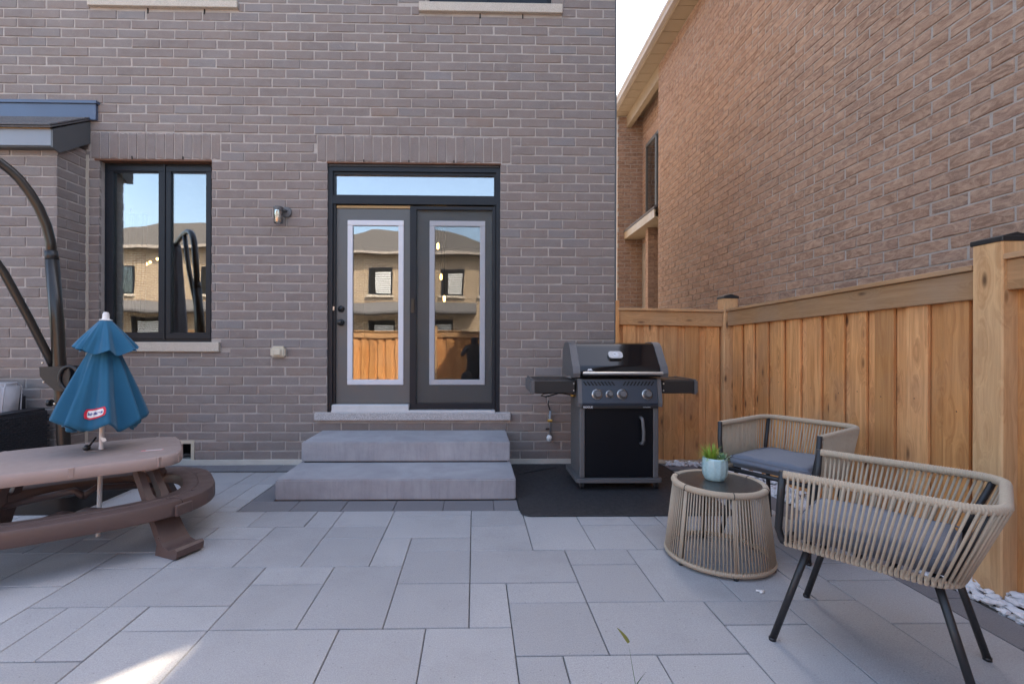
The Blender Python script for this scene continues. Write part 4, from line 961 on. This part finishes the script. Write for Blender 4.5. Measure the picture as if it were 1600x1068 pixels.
# four slanted legs from the top down through the bench to turned-up feet
for sx_, sy_ in ((1, -1), (1, 1), (-1, -1), (-1, 1)):
    a = Vector((TC[0] + sx_ * .30, TC[1] + sy_ * .20, .455)); b = Vector((TC[0] + sx_ * .45, TC[1] + sy_ * .44, .03)); d = (b - a)
    hd = Vector((d.x, d.y, 0)).normalized(); sd_ = Vector((-hd.y, hd.x, 0))
    lg = MB(); n = 8; w0, w1 = .055, .075
    for half in (-1, 1):
        pts = []
        for k in range(n + 1):
            f = k / n; c = a + d * f; w_ = w0 + (w1 - w0) * f; inner = .022 if .12 < f < .5 else 0
            for s_, tq in ((half * inner, .02), (half * w_, .02), (half * w_, -.02), (half * inner, -.02)):
                pts.append(c + sd_ * s_ + Vector((hd.x * tq, hd.y * tq, tq * .5)))
        lg.add(pts, [(4 * k + i, 4 * k + (i + 1) % 4, 4 * k + 4 + (i + 1) % 4, 4 * k + 4 + i) for k in range(n) for i in range(4)] + [(0, 1, 2, 3), (4 * n, 4 * n + 1, 4 * n + 2, 4 * n + 3)])
    ft = []
    Mf = Matrix.Translation((b.x, b.y, 0)) @ Matrix.Rotation(math.atan2(hd.y, hd.x), 4, 'Z')
    lg.prism([(-.05, .0), (.10, .0), (.125, .012), (.13, .05), (.115, .062), (.06, .045), (.015, .055), (-.03, .10)], -.078, .078, 'xz', Mf)
    lg.build('leg', 'kbrown', kt, 40)
    MB().cbox(-.09, .09, -.05, .05, .43, .456, .012, Matrix.Translation((a.x, a.y, 0)) @ Matrix.Rotation(math.atan2(hd.y, hd.x), 4, 'Z')).build('leg_socket', 'ktop', kt)
    c = a + d * .62; br = MB().tube([c, Vector((TC[0] + sx_ * .05, TC[1] + sy_ * .25, .25)), Vector((TC[0], TC[1] + sy_ * .2, .22))], .022, 8).build('brace', 'kbrown', kt, True)
# small blue umbrella in the table
ku = thing('kids_umbrella', 'half closed blue canvas umbrella standing in the children\'s picnic table', 'umbrella', (KX + .022, KY, 0)); ku.rotation_euler = (R(-.2), R(1.7), 0)
MB().cyl((0, 0, .0), (0, 0, 1.31), .0125, 14).lathe([(.0125, .05), (.013, .03), (.006, 0)], 14).build('pole', 'white', ku, 40)
MB().lathe([(.03, 1.30), (.034, 1.306), (.018, 1.312), (.0165, 1.34), (.012, 1.352), (.001, 1.354)], 18).build('finial', 'white', ku, 40)
def canopy_fn(z_top, z_bot, r_top, r_bot, ribs, seed, power, hem=.03, fold=.26):
    rd = random.Random(seed); ph = [rd.uniform(-.09, .09) for _ in range(ribs)]; am = [rd.uniform(.84, 1.0) for _ in range(ribs)]
    def fn(a, f):
        a = a % (2 * math.pi); sct = a / (2 * math.pi) * ribs; kk = int(sct) % ribs; u = sct - int(sct); sn = math.sin(math.pi * u)
        dip = sn ** 1.3 * (fold + .10 * math.sin(kk * 2.3 + seed)) * min(1, f * 1.6)
        wr = (.055 * math.sin(u * math.pi * 4 + kk * 1.7 + f) + .04 * math.sin(u * math.pi * 7 + kk * 2.9 - 2 * f)) * f * (.5 + .5 * math.sin(kk * 1.3 + f * 2))
        r = r_top + (r_bot * (am[kk] * (1 - u) + am[(kk + 1) % ribs] * u) - r_top) * f ** power
        r *= (1 - dip + wr); aa = a + ph[kk] * f * sn
        z = z_top + (z_bot - z_top) * f - hem * f * f * sn ** 1.2 * (.5 + .8 * ((kk * 7 + seed) % 5) / 5) + .012 * f * math.sin(kk * 1.7)
        return Vector((r * math.cos(aa), r * math.sin(aa), z))
    return fn
def canopy(fn, ribs=8, m_=24):
    n = ribs * 16
    vs_ = [fn(2 * math.pi * k / n, i / m_) for i in range(m_ + 1) for k in range(n)]
    return MB().add(vs_, [(i * n + k, i * n + (k + 1) % n, (i + 1) * n + (k + 1) % n, (i + 1) * n + k) for i in range(m_) for k in range(n)])
low_fn = canopy_fn(1.17, .715, .05, .262, 8, 3, .95, .08, .34)
lowc = canopy(low_fn).build('lower_canopy', 'blue', ku, True)
canopy(canopy_fn(1.305, 1.135, .028, .175, 8, 5, 1.0, .03, .2)).build('upper_canopy', 'blue', ku, True)
sm_ = lowc.modifiers.new('thickness', 'SOLIDIFY'); sm_.thickness = .002
PA, PF, PR = R(-62), .83, .17
def on_cloth(x, y, off):
    a = PA + x / PR; f = PF - y / .44; e = .01
    p = low_fn(a, f); n_ = (low_fn(a + e, f) - low_fn(a - e, f)).cross(low_fn(a, f - e) - low_fn(a, f + e)).normalized()
    if n_.dot(Vector((p.x, p.y, 0))) < 0: n_ = -n_
    return p + n_ * off
def cloth_patch(w_, h_, off, nx=14, ny=6):
    vs_ = []
    for j in range(ny + 1):
        for i in range(nx + 1):
            u, v = -1 + 2 * i / nx, -1 + 2 * j / ny
            vs_.append(on_cloth(w_ * u * (1 - .10 * v * v), h_ * v * (1 - .10 * u ** 4) , off))
    return MB().add(vs_, [(j * (nx + 1) + i, j * (nx + 1) + i + 1, (j + 1) * (nx + 1) + i + 1, (j + 1) * (nx + 1) + i) for j in range(ny) for i in range(nx)])
lg = cloth_patch(.046, .024, .004).build('logo_patch', 'red', ku, True)
cloth_patch(.038, .0165, .0055).build('patch_field', 'white', lg, True)
tx = text('patch_lettering', 'little tikes', .0175, 'ink', lg, Matrix.Identity(4), .0, bold=.0006)
for v in tx.data.vertices: v.co = on_cloth(v.co.x, v.co.y, .0068)
MB().tube([(-.02, -.015, .60), (-.03, -.03, .575), (-.045, -.04, .545)], .006, 6).lathe([(.004, 0), (.017, .006), (.019, .02), (.01, .034), (.003, .036)], 12, (-.05, -.045, .525)).build('crank', 'black', ku, True)
MB().add([(0.005, -.02, .605), (.045, -.03, .60), (.055, -.032, .585), (.03, -.03, .575)], [(0, 1, 2, 3)]).build('care_tag', 'white', ku)

# ================================================================== CANTILEVER UMBRELLA
cu = thing('cantilever_umbrella', 'dark bronze cantilever umbrella pole curving out of view beside the bay', 'umbrella', (-3.15, 3.70, 0))
P = lambda x, z: (x + 3.15, 0, z)
main = [P(-3.142, .12), P(-3.168, .398), P(-3.195, .87), P(-3.224, 1.337), P(-3.262, 1.80)]
MB().tube(main, .046, 14, sx=.95).build('mast', 'bronze', cu, True)
Q = lambda q, z, x0=-3.27: (x0 + 3.15 - q * .643, -q * .766, z)
arc = [P(-3.258, 1.76), Q(0, 1.93), Q(.025, 2.06), Q(.07, 2.19), Q(.12, 2.29), Q(.174, 2.375), Q(.22, 2.425), Q(.276, 2.47), Q(.40, 2.53), Q(.6, 2.57), Q(.9, 2.58), Q(1.5, 2.55)]
MB().tube(arc, .033, 14).build('curved_arm', 'bronze', cu, True)
MB().tube([P(-3.261, 1.79), P(-3.268, 1.87)], .042, 14).build('collar', 'black', cu, True)
MB().tube([P(-3.235, .95), Q(.04, 1.06, -3.235), Q(.148, 1.344, -3.235), Q(.28, 1.67, -3.235), Q(.45, 2.03), Q(.65, 2.35), Q(.8, 2.56)], .028, 12).build('strut', 'bronze', cu, True)
pg = [(-.155, .98), (-.05, .985), (.06, .985), (.075, .93), (.06, .83), (.02, .795), (-.04, .80), (-.11, .86), (-.15, .91)]
MB().prism(pg, -.058, -.048, 'xz').prism(pg, .048, .058, 'xz').build('clamp_plate', 'satin', cu)
MB().tube([(.075 + .072 * math.cos(a), -.066, .895 + .09 * math.sin(a)) for a in [R(15 * k) for k in range(24)]], .012, 8, True).build('crank_wheel', 'satin', cu, True)
for (x, z) in ((-.135, 1.01), (-.12, .865), (-.045, .70)): MB().lathe([(.009, 0), (.007, .006), (.001, .007)], 10).build('bolt', 'steel', cu).data.transform(Matrix.Translation((x, -.058 if z < 1 and z > .75 else -.05, z)) @ Matrix.Rotation(R(90), 4, 'X'))
MB().cyl((-.12, 0, .70), (-.05, 0, .70), .008, 8).cyl((-.135, 0, .70), (-.115, 0, .70), .027, 12).build('locking_knob', 'black', cu, 40)
bs = MB().prism(rr_poly(-.46, .43, -.46, .5, .1), .0, .115).build('base_tank', 'black', cu, 35)
MB().lathe([(.10, .115), (.095, .14), (.06, .15), (.052, .24), (.05, .26)], 24).build('mast_socket', 'satin', cu, 40)
MB().lathe([(.05, 2.66), (.07, 2.5), (.09, 2.0), (.13, 1.3), (.03, 1.15)], 24, (-.12 - 1.5 * .643, -1.5 * .766, -.1), rmod=lambda a, i: 1 + .2 * math.cos(8 * a)).build('folded_canopy', 'cushion', cu, True)

# ================================================================== SOFA
sf = thing('wicker_sofa', 'black wicker sofa with light grey back cushion at the left edge', 'sofa', (-4.55, 3.75, 0))
def weave(mb, x0, x1, y0, y1, z0, z1, face):
    p = .022
    if face == 'x':
        for i, z in enumerate([z0 + p * (k + .5) for k in range(int((z1 - z0) / p))]):
            for k in range(int((y1 - y0) / (p * 2))):
                y = y0 + p * (2 * k + (i % 2)); mb.cbox(x1 - .002, x1 + .005, y, min(y + p * 1.7, y1), z - p * .42, z + p * .42, .003)
    else:
        for i, z in enumerate([z0 + p * (k + .5) for k in range(int((z1 - z0) / p))]):
            for k in range(int((x1 - x0) / (p * 2))):
                x = x0 + p * (2 * k + (i % 2)); mb.cbox(x, min(x + p * 1.7, x1), y0 - .005, y0 + .002, z - p * .42, z + p * .42, .003)
ar = MB().cbox(.66, .845, -.42, .43, .05, .595, .02); ar.build('arm', 'wicker', sf)
wv_ = MB(); weave(wv_, .66, .845, -.42, .43, .06, .585, 'x'); weave(wv_, .66, .845, -.42, .43, .06, .585, 'y'); o = wv_.build('arm_weave', 'wicker', sf); o['kind'] = 'stuff'
MB().cbox(-.9, .66, .30, .43, .05, .72, .02).build('back', 'wicker', sf); MB().cbox(-.9, .66, -.40, .30, .05, .30, .02).build('seat_base', 'wicker', sf)
def pillow(x0, x1, y0, y1, z0, z1, mat, tiltx=0.0):
    c = bmesh.new(); bmesh.ops.create_cube(c, size=1)
    for v in c.verts: v.co = Vector(((x0 + x1) / 2 + v.co.x * (x1 - x0), (y0 + y1) / 2 + v.co.y * (y1 - y0), (z0 + z1) / 2 + v.co.z * (z1 - z0)))
    bmesh.ops.bevel(c, geom=c.edges[:], offset=.035, segments=4, affect='EDGES')
    for v in c.verts: v.co.y += (v.co.z - z0) * tiltx
    me = bpy.data.meshes.new('cushion'); c.to_mesh(me); c.free(); me.materials.append(MT[mat]); me.polygons.foreach_set('use_smooth', [True] * len(me.polygons)); return me
bc = link('back_cushion', pillow(-.06, .70, .12, .32, .45, .83, 'scushion', .12), sf)
MB().tube([(.695, .15 + .12 * (z - .45), z) for z in (.49, .6, .7, .79)] + [(.695, .2, .822), (.695, .3, .826), (.695, .34, .79), (.695, .33, .6), (.695, .32, .49)], .005, 6).build('piping', 'scushion', bc, True)
link('back_cushion', pillow(-.88, -.08, .12, .32, .45, .83, 'scushion', .12), sf)
link('seat_cushion', pillow(-.88, .65, -.41, .12, .305, .45, 'scushion'), sf)

# ================================================================== SMALL THINGS
def weed(label, loc, blades):
    t = thing('grass_weed', label, 'weed', loc, 0, 'weeds in the paving joints')
    for (d, L, w_, droop, m_) in blades:
        b = MB(); blade(b, (0, 0, -.01), d, L, w_, droop, 8, (.95, .3, .1)); b.build('leaf_blade', m_, t)
weed('tall weed with yellow green tip rising from a joint in the front pavers', (.535, 1.50, 0), [((-.17, .02, 1), .225, .0016, .0, 'weed')])
b = MB(); blade(b, (-.036, .005, .212), (-.62, .05, 1), .062, .0075, .5, 6, (.85, .3, .42)); o = b.build('seed_head', 'weedtip', bpy.data.objects['grass_weed'])
weed('curved green blade of grass at the bottom edge of the pavers', (.475, 1.49, 0), [((.35, .1, .85), .15, .0075, .9, 'weed'), ((.1, .1, .6), .09, .005, .5, 'weed')])
weed('tiny green sprout at the bottom edge near the front chair', (1.50, 1.555, 0), [((.05, .1, 1), .045, .003, .1, 'weed'), ((-.4, .1, .8), .03, .002, .3, 'weed')])
tag(MB().tube([(1.335, 2.20, .006), (1.352, 2.193, .008), (1.372, 2.197, .006)], .005, 6).tube([(1.345, 2.185, .004), (1.365, 2.188, .004)], .004, 6).build('paper_scrap', 'white', smooth=True), 'small white scrap of paper lying on the pavers beside the side table', 'litter')

# photographer reflected in the door
pe = thing('person', 'crouching person in dark clothes behind the viewer, seen in the door glass', 'person', (.0, -.62, 0))
me = bpy.data.meshes.new('body')
vv = [(0, 0, .50), (0, .02, .72), (0, .04, .98), (0, .05, 1.10), (0, .07, 1.20), (-.17, .05, 1.04), (-.27, .16, .90), (-.10, .36, 1.06), (.17, .05, 1.04), (.27, .16, .90), (.10, .36, 1.06), (-.10, .02, .46), (-.20, .40, .50), (-.20, .22, .08), (-.2, .36, .04), (.10, .02, .46), (.18, .34, .30), (.16, .0, .08), (.16, -.16, .04), (0, .08, 1.29)]
ee = [(0, 1), (1, 2), (2, 3), (3, 4), (2, 5), (5, 6), (6, 7), (2, 8), (8, 9), (9, 10), (0, 11), (11, 12), (12, 13), (13, 14), (0, 15), (15, 16), (16, 17), (17, 18), (4, 19)]
rad = [.14, .145, .16, .06, .085, .075, .05, .035, .075, .05, .035, .11, .075, .05, .04, .11, .075, .05, .04, .075]
me.from_pydata(vv, ee, []); me.materials.append(MT['cloth']); bo = link('body', me, pe)
sk = bo.modifiers.new('skin', 'SKIN'); bo.modifiers.new('sub', 'SUBSURF').levels = 1
for v, r in zip(me.skin_vertices[0].data, rad): v.radius = (r, r)
me.skin_vertices[0].data[0].use_root = True
for o in bpy.data.objects:
    if o.type == 'MESH' and not o.data.materials: o.data.materials.append(MT['black'])
